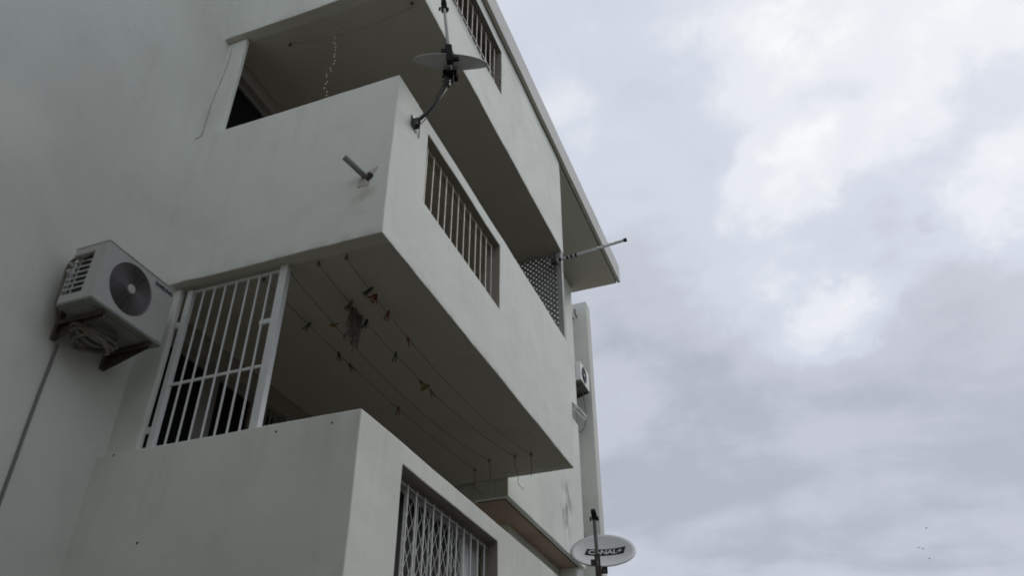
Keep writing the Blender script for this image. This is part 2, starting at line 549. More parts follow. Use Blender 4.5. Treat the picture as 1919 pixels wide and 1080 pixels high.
# balconies
OP = (4.41, 6.07, 0.735, 1.497)
SLAB_R = 0.0016
parapets = []
for k, zb in enumerate(ZB):
    zt = zb + HP
    front_top = zt if k < 2 else 9.895
    hole = (OP[0], OP[1], zb + OP[2], zb + OP[3])
    # parapet: front with its opening, and the two ends, one continuous casting
    bm = bmesh.new()
    lines = [zb, hole[2], hole[3], front_top]
    wall(bm, 'X', XD - THF, XD, Y0 + THE, Y1 - THE, zb, front_top, [hole], step=0.13)
    wall(bm, 'Y', Y0, Y0 + THE, X0 - 0.02, XD, zb, front_top, (), step=0.13, us_extra=[XD - THF], zs_extra=lines)
    wall(bm, 'Y', Y1 - THE, Y1, X0 - 0.02, XD, zb, front_top, (), step=0.13, us_extra=[XD - THF], zs_extra=lines)
    bmesh.ops.remove_doubles(bm, verts=bm.verts[:], dist=1e-5)
    bm.verts.index_update()
    seen = {}
    for f in bm.faces:
        seen.setdefault(frozenset(v.index for v in f.verts), []).append(f)
    dup = [f for fs in seen.values() if len(fs) > 1 for f in fs]
    bmesh.ops.delete(bm, geom=dup, context='FACES')
    wobble(bm, 0.0026)
    for v in bm.verts:           # knocks and chips along the outer arrises
        if abs(v.co.z - zb) < 0.01 and random.random() < 0.10:
            v.co.z += random.uniform(0.002, 0.009)
    pf = bm_obj('balcony_parapet', bm, WALL_P, bld, bevel=0.009)
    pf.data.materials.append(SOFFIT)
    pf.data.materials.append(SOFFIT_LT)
    pf.data.materials.append(INNER_SHADE)
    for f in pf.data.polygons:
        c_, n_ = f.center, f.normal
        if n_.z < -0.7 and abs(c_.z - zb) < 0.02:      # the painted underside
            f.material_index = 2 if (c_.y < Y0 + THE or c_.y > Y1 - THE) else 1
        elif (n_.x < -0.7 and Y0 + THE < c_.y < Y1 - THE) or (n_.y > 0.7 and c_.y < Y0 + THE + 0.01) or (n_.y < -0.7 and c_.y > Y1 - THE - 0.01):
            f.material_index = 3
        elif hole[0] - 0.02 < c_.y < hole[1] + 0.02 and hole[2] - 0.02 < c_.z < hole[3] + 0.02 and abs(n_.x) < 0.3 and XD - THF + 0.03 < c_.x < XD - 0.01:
            f.material_index = 3                       # reveals share the darkened inside tone
    parapets.append(pf)
    # slab
    bm = bmesh.new()
    box(bm, X0 + 0.002, XD - THF + 0.004, Y0 + THE - 0.006, Y1 - THE + 0.006, zb + SLAB_R, zb + 0.16)
    bm_obj('balcony_slab', bm, SOFFIT, bld)
    # corner pier standing on the parapet beside the facade
    if k < 2:
        bm = bmesh.new()
        wall(bm, 'Y', 3.905, 3.955, X0 - 0.02, (-4.178 if k == 0 else -4.235), zt + 0.002, zb + 3.0 - 0.002, (), step=0.2, wob=0.003)
        bm_obj('corner_pier', bm, WALL, bld, bevel=0.012)

# bars in the parapet openings
bar_me = {}


def bar_mesh(key, sx, sy, sz):
    if key not in bar_me:
        b_ = bmesh.new()
        box(b_, -sx / 2, sx / 2, -sy / 2, sy / 2, -sz / 2, sz / 2)
        me = bpy.data.meshes.new(key)
        b_.to_mesh(me)
        b_.free()
        bar_me[key] = me
    return bar_me[key]


def place(name, me, mat, parent, loc, rot=None):
    o = link_obj(name, me, parent)
    if not me.materials:
        me.materials.append(mat)
    o.location = loc
    if rot:
        o.rotation_euler = rot
    return o


for k, zb in enumerate(ZB):
    a, b_, c, d = OP[0], OP[1], zb + OP[2], zb + OP[3]
    xg = XD - (0.070 if k else 0.090)
    bm = bmesh.new()
    box(bm, xg - 0.006, xg + 0.006, a + 0.002, b_ - 0.002, d - 0.048, d - 0.040)
    box(bm, xg - 0.006, xg + 0.006, a + 0.002, b_ - 0.002, c + 0.03, c + 0.045)
    gme = bm_obj('security_grille', bm, GREYM if k else WHITEM, bld)
    n = 12
    for i in range(n):
        y = a + (b_ - a) * (i + 0.75) / (n + 0.5)
        jit = random.uniform(-0.004, 0.004)
        place('bar', bar_mesh('bar_%d' % (0 if k == 0 else 1), (0.010 if k else 0.009), (0.008 if k else 0.010), OP[3] - OP[2] - 0.052), WHITEM if k == 0 else GREYM, gme,
              (xg + 0.014, y + jit, (c + d) / 2 - 0.012), (0, 0, random.uniform(-0.05, 0.05)))

# lower opening: sliding window and a folding scissor gate behind the bars
zb = ZB[0]
a, b_, c, d = OP[0], OP[1], zb + OP[2], zb + OP[3]
bm = bmesh.new()
for y0_, y1_ in ((a, a + 0.22), (a + 0.26, a + 0.29), (5.72, 6.07)):
    box(bm, XD - THF - 0.055, XD - THF - 0.012, y0_, y1_, c - 0.05, d + 0.05)
box(bm, XD - THF - 0.055, XD - THF - 0.012, a + 0.29, 5.72, d - 0.035, d + 0.05)
box(bm, XD - THF - 0.055, XD - THF - 0.012, a + 0.29, 5.72, c - 0.05, c + 0.03)
win = bm_obj('window', bm, FRAME_W, bld, bevel=0.003)
bm = bmesh.new()
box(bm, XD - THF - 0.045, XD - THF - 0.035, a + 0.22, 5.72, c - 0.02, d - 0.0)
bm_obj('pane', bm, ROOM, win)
gy0, gy1, gz0, gz1 = a + 0.30, 5.66, c + 0.02, d - 0.055
xg = XD - 0.128
bm = bmesh.new()
box(bm, xg - 0.006, xg + 0.006, gy0 - 0.02, gy1 + 0.02, gz1, gz1 + 0.012)
gate = bm_obj('scissor_gate', bm, WHITEM, bld)
bm = bmesh.new()
box(bm, xg - 0.006, xg + 0.006, gy0 - 0.02, gy1 + 0.02, gz0 - 0.012, gz0)
bm_obj('gate_rail', bm, WHITEM, gate)


def clipped(y, z, sy, sz, y0_, y1_, z0_, z1_):
    t0, t1 = -1e9, 1e9
    for p, s, lo, hi in ((y, sy, y0_, y1_), (z, sz, z0_, z1_)):
        if abs(s) < 1e-9:
            if p < lo or p > hi:
                return None
            continue
        ta, tb = (lo - p) / s, (hi - p) / s
        t0, t1 = max(t0, min(ta, tb)), min(t1, max(ta, tb))
    return None if t1 - t0 < 0.03 else (t0, t1)


def slat(name, parent, mat, o0, ea, eb, en, p0, p1, width, thick):
    """flat slat from p0 to p1 in the plane (ea, eb) with normal en"""
    P0 = o0 + ea * p0[0] + eb * p0[1]
    P1 = o0 + ea * p1[0] + eb * p1[1]
    dd = (P1 - P0).normalized()
    s = dd.cross(en).normalized() * width / 2
    t = en * thick / 2
    b2 = bmesh.new()
    vs = [b2.verts.new(q) for q in (P0 - s - t, P0 + s - t, P1 + s - t, P1 - s - t, P0 - s + t, P0 + s + t, P1 + s + t, P1 - s + t)]
    for f in ((0, 3, 2, 1), (4, 5, 6, 7), (0, 1, 5, 4), (1, 2, 6, 5), (2, 3, 7, 6), (3, 0, 4, 7)):
        b2.faces.new([vs[i] for i in f])
    return bm_obj(name, b2, mat, parent)


EY, EZ, EX = Vector((0, 1, 0)), Vector((0, 0, 1)), Vector((1, 0, 0))
pitch = 0.092
for sgn, dx in ((1, -0.004), (-1, 0.004)):
    kk = -14
    while kk < 20:
        y = gy0 + kk * pitch + 0.03
        cl_ = clipped(y, gz0, sgn * 0.50, 0.9, gy0, gy1, gz0, gz1)
        kk += 1
        if cl_:
            slat('gate_slat', gate, WHITEM, Vector((xg + dx, 0, 0)), EY, EZ, EX,
                 (y + sgn * 0.50 * cl_[0], gz0 + 0.9 * cl_[0]), (y + sgn * 0.50 * cl_[1], gz0 + 0.9 * cl_[1]), 0.0048, 0.003)
for i in range(6):
    y = gy0 + (gy1 - gy0) * i / 5
    slat('gate_upright', gate, WHITEM, Vector((xg, 0, 0)), EY, EZ, EX, (y, gz0), (y, gz1), 0.009, 0.010)

# white grille gate closing the end of the lowest balcony
zt = ZB[0] + HP
zc = ZB[1] + SLAB_R
yg = 3.945
bm = bmesh.new()
box(bm, -4.128, -4.078, yg - 0.02, yg + 0.02, zt - 0.05, zc - 0.03)
box(bm, -3.300, -3.235, yg - 0.025, yg + 0.025, zt - 0.05, zc - 0.002)
box(bm, -4.080, -3.300, yg - 0.010, yg + 0.010, zc - 0.052, zc - 0.030)
rail_z = 4.37
box(bm, -4.080, -3.300, yg - 0.006, yg + 0.006, rail_z - 0.011, rail_z + 0.011)
box(bm, -3.405, -3.300, yg - 0.010, yg + 0.010, 4.715, 4.755)
box(bm, -4.16, -4.135, yg - 0.02, yg - 0.005, 4.00, 4.05)
box(bm, -4.16, -4.135, yg - 0.02, yg - 0.005, 4.85, 4.90)
grille = bm_obj('end_grille', bm, WHITEM, bld, bevel=0.003)
for i in range(7):
    x = -4.080 + 0.78 * (i + 1) / 8 + (0.008 if i > 3 else 0.0) + 0.01
    place('bar', bar_mesh('grille_bar', 0.0115, 0.010, zc - 0.06 - zt + 0.04), WHITEM, grille, (x, yg - 0.014, (zt - 0.04 + zc - 0.06) / 2))

# lattice screen closing the far end of the middle balcony
zt = ZB[1] + HP
lx0, lx1, lz0, lz1, ly = -3.21, -2.505, zt + 0.001, ZB[2] - 0.002, 8.27
bm = bmesh.new()
box(bm, -2.505, -2.435, ly - 0.03, ly + 0.05, lz0, lz1 - 0.0)
box(bm, lx0, -2.505, ly - 0.015, ly + 0.015, lz1 - 0.03, lz1)
screen = bm_obj('lattice_screen', bm, paint('screen_post', (0.36, 0.36, 0.345), 0.7), bld, bevel=0.004)
s = 0.077
for sgn, dy in ((1, -0.006), (-1, 0.006)):
    kk = -30
    while kk < 40:
        x = lx0 + kk * s
        kk += 1
        cl_ = clipped(x, lz0, sgn * 0.7071, 0.7071, lx0, lx1, lz0, lz1)
        if cl_:
            slat('slat', screen, LATT, Vector((0, ly + dy, 0)), EX, EZ, EY,
                 (x + sgn * 0.7071 * cl_[0], lz0 + 0.7071 * cl_[0]), (x + sgn * 0.7071 * cl_[1], lz0 + 0.7071 * cl_[1]), 0.0315, 0.006)

# flat roof over the balconies with a drip groove along the edge
ZR = 9.9
bm = bmesh.new()
box(bm, -4.2, -2.437, 3.74, 11.58, ZR, 10.255)
roof = bm_obj('roof_slab', bm, ROOFM, bld)
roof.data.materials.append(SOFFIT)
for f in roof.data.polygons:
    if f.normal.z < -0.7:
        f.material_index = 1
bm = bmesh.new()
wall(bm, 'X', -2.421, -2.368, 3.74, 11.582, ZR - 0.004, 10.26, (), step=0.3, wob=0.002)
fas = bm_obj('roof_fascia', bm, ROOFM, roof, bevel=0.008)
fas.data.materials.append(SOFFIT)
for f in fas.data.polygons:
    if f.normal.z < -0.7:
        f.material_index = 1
bm = bmesh.new()
box(bm, -2.437, -2.421, 3.75, 11.57, ZR + 0.03, 10.25)
bm_obj('drip_groove', bm, HOLE, roof)
bm = bmesh.new()
box(bm, -12.0, -4.2, -1.25, 11.58, 10.0, 10.25)
bm_obj('roof_slab', bm, ROOFM, bld)

# projecting bay beyond the balconies
BX, BY0, BY1, BZ = -3.216, 8.341, 11.31, 5.0
bm = bmesh.new()
wall(bm, 'X', BX - 0.16, BX, BY0, BY1, BZ, ZR - 0.002, [(11.125, BY1 + 0.1, 7.24, 7.52)], step=0.33, wob=0.0015)
bay = bm_obj('bay_wall', bm, WALL_B, bld, bevel=0.008)
bm = bmesh.new()
wall(bm, 'Y', BY0, BY0 + 0.16, -3.64, BX - 0.161, BZ, ZR - 0.002, (), step=0.4)
wall(bm, 'Y', BY0 + 0.05, BY0 + 0.16, X0 + 0.002, -3.641, BZ, ZR - 0.002, (), step=0.4)
bmesh.ops.remove_doubles(bm, verts=bm.verts[:], dist=0.0015)
bm_obj('bay_wall', bm, WALL, bld, bevel=0.006)
bm = bmesh.new()
wall(bm, 'Y', BY1 - 0.162, BY1 - 0.002, X0 + 0.002, BX - 0.161, BZ, ZR - 0.002, (), step=0.4)
bm_obj('bay_wall', bm, WALL, bld, bevel=0.006)
bm = bmesh.new()
box(bm, X0 + 0.002, BX - 0.161, BY0 + 0.161, BY1 - 0.163, BZ + 0.004, BZ + 0.16)
bm_obj('bay_floor', bm, WALL, bld)
bm = bmesh.new()
box(bm, X0 + 0.05, BX - 0.075, BY0 + 0.085, BY1 - 0.075, BZ - 0.008, BZ + 0.003)
bm_obj('soffit_panel', bm, SOFFIT_RED, bld)
bm = bmesh.new()
wall(bm, 'X', BX - 0.075, BX - 0.062, BY0 + 0.07, BY1 - 0.065, BZ - 0.004, BZ + 0.002, (), step=0.5)
wall(bm, 'Y', BY0 + 0.07, BY0 + 0.085, -3.62, BX - 0.076, BZ - 0.004, BZ + 0.002, (), step=0.5)
bm_obj('soffit_groove', bm, HOLE, bld)
# little opening in the bay corner
bm = bmesh.new()
box(bm, BX - 0.13, BX - 0.02, 11.15, 11.29, 7.2, 7.24)
box(bm, BX - 0.155, BX - 0.12, 11.13, 11.305, 7.242, 7.518)
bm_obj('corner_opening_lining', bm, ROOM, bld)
bm = bmesh.new()
for q0, q1 in (((-3.20, 11.14, 7.505), (-3.06, 11.33, 7.33)), ((-3.20, 11.14, 7.40), (-3.08, 11.32, 7.26)), ((-3.06, 11.33, 7.33), (-3.08, 11.32, 7.26))):
    tube(bm, [q0, q1], 0.011, 6)
sash0 = bm_obj('window_stay', bm, FRAME_W, bld)
# wall set back under the bay, and its end pier
bm = bmesh.new()
wall(bm, 'X', -3.70, -3.545, 9.19, 11.2, 0, BZ - 0.010, (), step=0.5, wob=0.001)
bm_obj('under_bay_wall', bm, WALL, bld, bevel=0.008)
bm = bmesh.new()
box(bm, X0 + 0.002, -3.29, 11.205, BY1 - 0.01, 0, BZ - 0.010)
bm_obj('under_bay_pier', bm, WALL, bld, bevel=0.008)

# small windows on the far facade with tilted sashes
for (ya, yb, za, zb_) in WIN:
    bm = bmesh.new()
    t_ = 0.05
    box(bm, X0 - 0.16, X0 + 0.02, ya, ya + t_, za, zb_)
    box(bm, X0 - 0.16, X0 + 0.02, yb - t_, yb, za, zb_)
    box(bm, X0 - 0.16, X0 + 0.02, ya + t_, yb - t_, zb_ - t_, zb_)
    box(bm, X0 - 0.16, X0 + 0.04, ya + t_, yb - t_, za, za + t_)
    wn = bm_obj('window', bm, FRAME_W, bld, bevel=0.004)
    bm = bmesh.new()
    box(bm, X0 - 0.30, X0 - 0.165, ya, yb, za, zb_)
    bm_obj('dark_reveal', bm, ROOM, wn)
    # top hung sash swung out
    hx, hz_ = X0 + 0.03, zb_ - 0.04
    ox, oz = X0 + 0.27, zb_ - 0.40
    nrm = Vector((oz - hz_, 0, hx - ox)).normalized()
    sm = bmesh.new()
    for q0, q1 in (((hx, ya + .06, hz_), (ox, ya + .06, oz)), ((hx, yb - .06, hz_), (ox, yb - .06, oz)), ((hx, ya + .06, hz_), (hx, yb - .06, hz_)), ((ox, ya + .06, oz), (ox, yb - .06, oz))):
        tube(sm, [q0, q1], 0.022, 6)
    bm_obj('sash', sm, FRAME, wn)
    sm = bmesh.new()
    vs = [sm.verts.new(q) for q in ((hx, ya + .06, hz_), (ox, ya + .06, oz), (ox, yb - .06, oz), (hx, yb - .06, hz_))]
    f = sm.faces.new(vs)
    ex = bmesh.ops.extrude_face_region(sm, geom=[f])
    bmesh.ops.translate(sm, verts=[v for v in ex['geom'] if isinstance(v, bmesh.types.BMVert)], vec=(0.004, 0, 0.004))
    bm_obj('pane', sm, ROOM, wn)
# iron stub under the top of the fin
bm = bmesh.new()
tube(bm, [(-4.40, 15.62, 12.05), (-4.40, 15.42, 12.05), (-4.36, 15.42, 12.12)], 0.022, 6)
tube(bm, [(-4.30, 15.62, 12.07), (-4.30, 15.47, 12.10), (-4.29, 15.45, 12.2)], 0.016, 6)
bm_obj('iron_stub', bm, RUST, bld)

# crack beside the pier, broken plaster around the spout, patch marks, nail holes
bm = bmesh.new()
cr = [(-4.446, 3.900, 6.86), (-4.444, 3.901, 7.0), (-4.441, 3.902, 7.15), (-4.436, 3.902, 7.38), (-4.415, 3.902, 7.63), (-4.392, 3.902, 7.82), (-4.388, 3.902, 8.0), (-4.40, 3.902, 8.12)]
cr = [Vector(p) + Vector((random.uniform(-.0025, .0025), 0, 0)) for p in smooth_path(cr, 4)]
tube(bm, cr, [0.0012 + 0.0022 * random.random() for _ in cr], 5)
tube(bm, [(-4.44, Y0 - 0.001, 6.838), (-4.405, Y0 - 0.001, 6.852), (-4.39, Y0 - 0.001, 6.851)], 0.004, 5)
bm_obj('plaster_crack', bm, CRACK, bld)


def blob(name, mat, c0, axis, pts, depth, parent):
    b2 = bmesh.new()
    fr = []
    bk = []
    for (u, v) in pts:
        p = Vector(c0)
        if axis == 'Y':
            fr.append(b2.verts.new(p + Vector((u, -depth, v))))
            bk.append(b2.verts.new(p + Vector((u * 1.12, 0.004, v * 1.12))))
        else:
            fr.append(b2.verts.new(p + Vector((depth, u, v))))
            bk.append(b2.verts.new(p + Vector((-0.004, u * 1.12, v * 1.12))))
    b2.faces.new(fr)
    n_ = len(pts)
    for i in range(n_):
        b2.faces.new((fr[i], fr[(i + 1) % n_], bk[(i + 1) % n_], bk[i]))
    return bm_obj(name, b2, mat, parent)


def rough_ring(rx, rz, n_, j):
    return [(rx * math.cos(2 * math.pi * i / n_) * random.uniform(1 - j, 1 + j), rz * math.sin(2 * math.pi * i / n_) * random.uniform(1 - j, 1 + j)) for i in range(n_)]


SP = Vector((-2.597, Y0, 5.775))
blob('mortar_patch', PATCH, SP + Vector((-0.025, 0, -0.035)), 'Y', rough_ring(0.062, 0.05, 14, 0.3), 0.005, bld)
blob('mortar_patch', PATCH, SP + Vector((0.03, 0, 0.05)), 'Y', [(-0.05, -0.03), (0.0, -0.04), (0.035, 0.0), (0.05, 0.04), (0.02, 0.035), (-0.01, 0.02), (-0.04, 0.01)], 0.003, bld)
blob('broken_hole', HOLE, SP + Vector((0.008, -0.003, 0.005)), 'Y', rough_ring(0.028, 0.04, 12, 0.3), 0.004, bld)
for (x, y_, z) in ((-4.30, 0, 3.835), (-2.62, 0, 3.78), (-3.02, 0, 3.79), (-3.9, 0, 3.2)):
    blob('nail_hole', HOLE, (x, Y0 - 0.001, z), 'Y', rough_ring(0.007, 0.006, 8, 0.3), 0.003, bld)

# drain spout stub in the middle parapet
bm = bmesh.new()
dirp = Vector((-0.27, -0.42, 0.10)).normalized()
p0 = SP + Vector((0.0, 0.05, -0.008))
p1 = SP + dirp * 0.22 + Vector((0.01, 0, 0.04))
n_ = 14
s1 = (p1 - p0).normalized().cross(EZ).normalized()
u1 = s1.cross((p1 - p0).normalized())
rings = []
for p, r_ in ((p0, 0.023), (p1, 0.023), (p1, 0.019), (p0, 0.019)):
    rings.append([bm.verts.new(p + s1 * (r_ * math.cos(2 * math.pi * i / n_)) + u1 * (r_ * math.sin(2 * math.pi * i / n_))) for i in range(n_)])
for j in range(4):
    for i in range(n_):
        bm.faces.new((rings[j][i], rings[j][(i + 1) % n_], rings[(j + 1) % 4][(i + 1) % n_], rings[(j + 1) % 4][i]))
bm_obj('drain_spout', bm, PVC, bld, smooth=True)
# bent iron hook near the top corner
bm = bmesh.new()
tube(bm, smooth_path([(-2.44, 4.20, 6.82), (-2.445, 4.19, 6.885), (-2.475, 4.15, 6.905), (-2.495, 4.11, 6.905), (-2.503, 4.10, 6.935)], 5), 0.009, 6)
bm_obj('iron_hook', bm, DARKST, bld, smooth=True)

# ------------------------------------------------------------------ unseen house added around the yard to block sky light on the lower walls
nb = thing('shade_house', 'unseen two storey brown house added around the yard to shade the lower walls', 'house', (-2.0, -6.5, 0))
BEIGE = plaster('shade_house_render', (0.20, 0.17, 0.13), grime=(0.12, 0.10, 0.075), amount=0.5)  # dark tone keeps the added house from bouncing light back
NH = 7.2
NWIN = [(x_, x_ + 1.2, z_, z_ + 1.25) for x_ in (-9.2, -5.6, -2.0, 1.6) for z_ in (1.0, 4.2)]
NWIN2 = [(y_, y_ + 1.2, z_, z_ + 1.25) for y_ in (-1.0, 3.0, 7.0, 11.0) for z_ in (1.0, 4.2)]
for axis, a0, a1, u0, u1, hs in (('Y', -2.85, -2.6, -11.5, 7.0, NWIN), ('X', 7.0, 7.25, -8.0, 14.0, NWIN2), ('X', -11.75, -11.5, -8.0, -2.6, ()), ('Y', 14.001, 14.25, 7.0, 13.0, ())):
    bm = bmesh.new()
    wall(bm, axis, a0, a1, u0, u1, 0, NH, hs, step=1.0)
    bm_obj('wall', bm, BEIGE, nb)
for x0_, x1_, y0_, y1_ in ((-12.1, 6.6, -8.3, -2.2), (6.6, 13.2, -8.3, 14.6)):
    bm = bmesh.new()
    box(bm, x0_, x1_ - 0.002, y0_, y1_, NH + 0.002, NH + 0.2)
    bm_obj('roof', bm, ROOFM, nb)
for axis, at, hs in (('Y', -2.6, NWIN), ('X', 7.0, NWIN2)):
    sg = -1 if axis == 'Y' else 1

    def fbox(bm_, u0_, u1_, d0, d1, z0_, z1_):
        lo, hi = sorted((at + sg * d0, at + sg * d1))
        if axis == 'Y':
            box(bm_, u0_, u1_, lo, hi, z0_, z1_)
        else:
            box(bm_, lo, hi, u0_, u1_, z0_, z1_)
    for (a, b_, c, d) in hs:
        bm = bmesh.new()
        for q in ((a, a + 0.06), (b_ - 0.06, b_), ((a + b_) / 2 - 0.03, (a + b_) / 2 + 0.03)):
            fbox(bm, q[0], q[1], 0.11, 0.17, c, d)
        wn = bm_obj('window', bm, FRAME_W, nb)
        bm = bmesh.new()
        fbox(bm, a - 0.05, b_ + 0.05, -0.05, -0.003, c - 0.08, c - 0.01)
        bm_obj('sill', bm, ROOFM, wn)
        bm = bmesh.new()
        fbox(bm, a, b_, 0.14, 0.15, c, d)
        bm_obj('pane', bm, GLASS, wn)

# ------------------------------------------------------------------ air conditioners


def text_mesh(body, size, bold=0.0, shear=0.0, spacing=1.0):
    cu = bpy.data.curves.new('lettering', 'FONT')
    cu.body = body
    cu.size = size
    cu.offset = bold
    cu.shear = shear
    cu.space_character = spacing
    cu.align_x = 'CENTER'
    cu.align_y = 'CENTER'
    cu.resolution_u = 3
    to = bpy.data.objects.new('lettering', cu)
    COL.objects.link(to)
    bpy.context.view_layer.update()
    me = bpy.data.meshes.new_from_object(to.evaluated_get(bpy.context.evaluated_depsgraph_get()))
    bpy.data.objects.remove(to)
    bpy.data.curves.remove(cu)
    return me


def build_ac(label, y0, y1, z0, z1, lettering, fan_mat, tubing=True, AC_W=AC_W):
    xb, xf = X0 + 0.115, X0 + 0.40
    t = thing('air_conditioner', label, 'air conditioner', (X0 + 0.2, (y0 + y1) / 2, z0), 'outdoor air conditioner units')
    H = z1 - z0
    bm = bmesh.new()
    # side wall with its louvred opening: the cabinet is a shell
    tk = 0.012
    lx0_, lx1_ = xb + 0.004, xf - 0.105
    lz0_, lz1_ = z0 + 0.06, z1 - 0.05
    wall(bm, 'Y', y0, y0 + tk, xb, xf, z0, z1, [(lx0_, lx1_, lz0_, lz1_)], step=1)
    box(bm, xb, xf - tk, y1 - tk, y1, z0, z1)
    box(bm, xb, xf - tk, y0 + tk, y1 - tk, z1 - tk, z1)
    fc = (y0 + (y1 - y0) * 0.425, z0 + H * 0.51)
    fr = min(H * 0.445, 0.19)
    # front sheet with a round hole
    n_ = 48
    ring = []
    outer = []
    for i in range(n_):
        a_ = 2 * math.pi * i / n_
        cy, cz = math.cos(a_), math.sin(a_)
        ring.append((fc[0] + fr * cy, fc[1] + fr * cz))
        ks = []
        if cy > 1e-6:
            ks.append((y1 - fc[0]) / cy)
        if cy < -1e-6:
            ks.append((y0 + tk - fc[0]) / cy)
        if cz > 1e-6:
            ks.append((z1 - fc[1]) / cz)
        if cz < -1e-6:
            ks.append((z0 - fc[1]) / cz)
        k_ = min(ks)
        outer.append((fc[0] + k_ * cy, fc[1] + k_ * cz))
    vi = [bm.verts.new((xf, *p)) for p in ring]
    vo = [bm.verts.new((xf, *p)) for p in outer]
    vd = [bm.verts.new((xf - 0.03, *p)) for p in ring]
    for i in range(n_):
        j = (i + 1) % n_
        bm.faces.new((vi[i], vi[j], vo[j], vo[i]))
        bm.faces.new((vi[i], vd[i], vd[j], vi[j]))
    for (cy, cz) in ((y0 + tk, z0), (y1, z0), (y1, z1), (y0 + tk, z1)):
        # fill the sheet's corners
        near = sorted(range(n_), key=lambda i: (outer[i][0] - cy) ** 2 + (outer[i][1] - cz) ** 2)[:2]
        i, j = sorted(near)
        if (i, j) == (0, n_ - 1):
            i, j = j, i
        bm.faces.new((vo[i], vo[j], bm.verts.new((xf, cy, cz))))
    body = bm_obj('cabinet', bm, AC_W, t)
    # top cover lip
    bm = bmesh.new()
    box(bm, xb - 0.004, xf + 0.004, y0 - 0.004, y1 + 0.004, z1 + 0.001, z1 + 0.016)
    bm_obj('top_cover', bm, AC_W, t, bevel=0.006)
    # base pan, slightly proud with a flange
    bm = bmesh.new()
    box(bm, xb, xf + 0.006, y0 - 0.002, y1 + 0.004, z0 - 0.022, z0 - 0.001)
    pan = bm_obj('base_pan', bm, AC_P, t, bevel=0.004)
    bm = bmesh.new()
    box(bm, xb + 0.03, xf - 0.05, y0 + 0.05, y1 - 0.05, z0 - 0.028, z0 - 0.023)
    bm_obj('pan_rib', bm, AC_P, pan, bevel=0.003)
    # interior coil and louvre slats
    bm = bmesh.new()
    box(bm, xb + 0.006, xf - 0.12, y0 + 0.035, y0 + 0.05, lz0_ - 0.01, lz1_ + 0.01)
    bm_obj('coil', bm, COIL, t)
    bm = bmesh.new()
    box(bm, xb, xb + 0.006, y0 + 0.051, y1 - 0.02, z0 + 0.01, z1 - 0.02)
    bm_obj('rear_coil', bm, COIL, t)
    nl = 7
    for i in range(nl):
        zc_ = lz0_ + (lz1_ - lz0_) * (i + 1) / (nl + 0.6)
        b2 = bmesh.new()
        vs = [b2.verts.new(p) for p in ((lx0_, y0 + 0.002, zc_ - 0.006), (lx1_, y0 + 0.002, zc_ - 0.006), (lx1_, y0 + 0.018, zc_ + 0.008), (lx0_, y0 + 0.018, zc_ + 0.008))]
        f = b2.faces.new(vs)
        ex = bmesh.ops.extrude_face_region(b2, geom=[f])
        bmesh.ops.translate(b2, verts=[v for v in ex['geom'] if isinstance(v, bmesh.types.BMVert)], vec=(0, -0.001, 0.012))
        bm_obj('louvre', b2, AC_W, t)
    b2 = bmesh.new()
    xm = (lx0_ + lx1_) / 2 - 0.02
    box(b2, xm, xm + 0.008, y0 + 0.004, y0 + 0.012, lz0_, lz1_)
    bm_obj('louvre_post', b2, AC_W, t)
    # fan: dark well, blades, guard rings, hub
    bm = bmesh.new()
    vs = [bm.verts.new((xf - 0.045, fc[0] + fr * math.cos(2 * math.pi * i / 32), fc[1] + fr * math.sin(2 * math.pi * i / 32))) for i in range(32)]
    vs2 = [bm.verts.new((xf - 0.06, fc[0] + fr * math.cos(2 * math.pi * i / 32), fc[1] + fr * math.sin(2 * math.pi * i / 32))) for i in range(32)]
    bm.faces.new(vs)
    bm.faces.new(vs2)
    for i in range(32):
        bm.faces.new((vs[i], vs[(i + 1) % 32], vs2[(i + 1) % 32], vs2[i]))
    well = bm_obj('fan_well', bm, AC_D, t)
    for q in range(3):
        b2 = bmesh.new()
        a0 = q * 2.094
        fr_, bk_ = [], []
        for (rr, aa, xx) in ((0.25, 0, -0.032), (0.92, -0.15, -0.034), (0.92, 1.0, -0.020), (0.25, 0.8, -0.022)):
            y_, z_ = fc[0] + fr * rr * math.cos(a0 + aa), fc[1] + fr * rr * math.sin(a0 + aa)
            fr_.append(b2.verts.new((xf + xx, y_, z_)))
            bk_.append(b2.verts.new((xf + xx - 0.003, y_, z_)))
        b2.faces.new(fr_)
        b2.faces.new(bk_[::-1])
        for i in range(4):
            b2.faces.new((fr_[i], fr_[(i + 1) % 4], bk_[(i + 1) % 4], bk_[i]))
        bm_obj('fan_blade', b2, AC_D, well)
    bm = bmesh.new()
    nr = 14
    for i in range(nr):
        rr = fr * (0.22 + 0.77 * i / (nr - 1))
        seg = 40
        prev = None
        pr = fr * 0.0055 / 0.19 * 0.6
        pts_ = [(xf - 0.004 + 0.006 * (1 - (rr / fr) ** 2), fc[0] + rr * math.cos(2 * math.pi * k / seg), fc[1] + rr * math.sin(2 * math.pi * k / seg)) for k in range(seg + 1)]
        tube(bm, pts_, pr if i < nr - 1 else pr * 1.7, 4, caps=False)
    for k in range(16):
        a_ = 2 * math.pi * k / 16
        tube(bm, [(xf + 0.002, fc[0] + fr * 0.2 * math.cos(a_), fc[1] + fr * 0.2 * math.sin(a_)), (xf - 0.006, fc[0] + fr * math.cos(a_), fc[1] + fr * math.sin(a_))], 0.002, 4)
    guard = bm_obj('fan_guard', bm, fan_mat, t)
    bm = bmesh.new()
    hv = [[bm.verts.new((xf + dx_, fc[0] + r_ * math.cos(2 * math.pi * i / 20), fc[1] + r_ * math.sin(2 * math.pi * i / 20))) for i in range(20)] for r_, dx_ in ((fr * 0.18, -0.006), (fr * 0.18, 0.006), (fr * 0.155, 0.009))]
    for j in range(2):
        for i in range(20):
            bm.faces.new((hv[j][i], hv[j][(i + 1) % 20], hv[j + 1][(i + 1) % 20], hv[j + 1][i]))
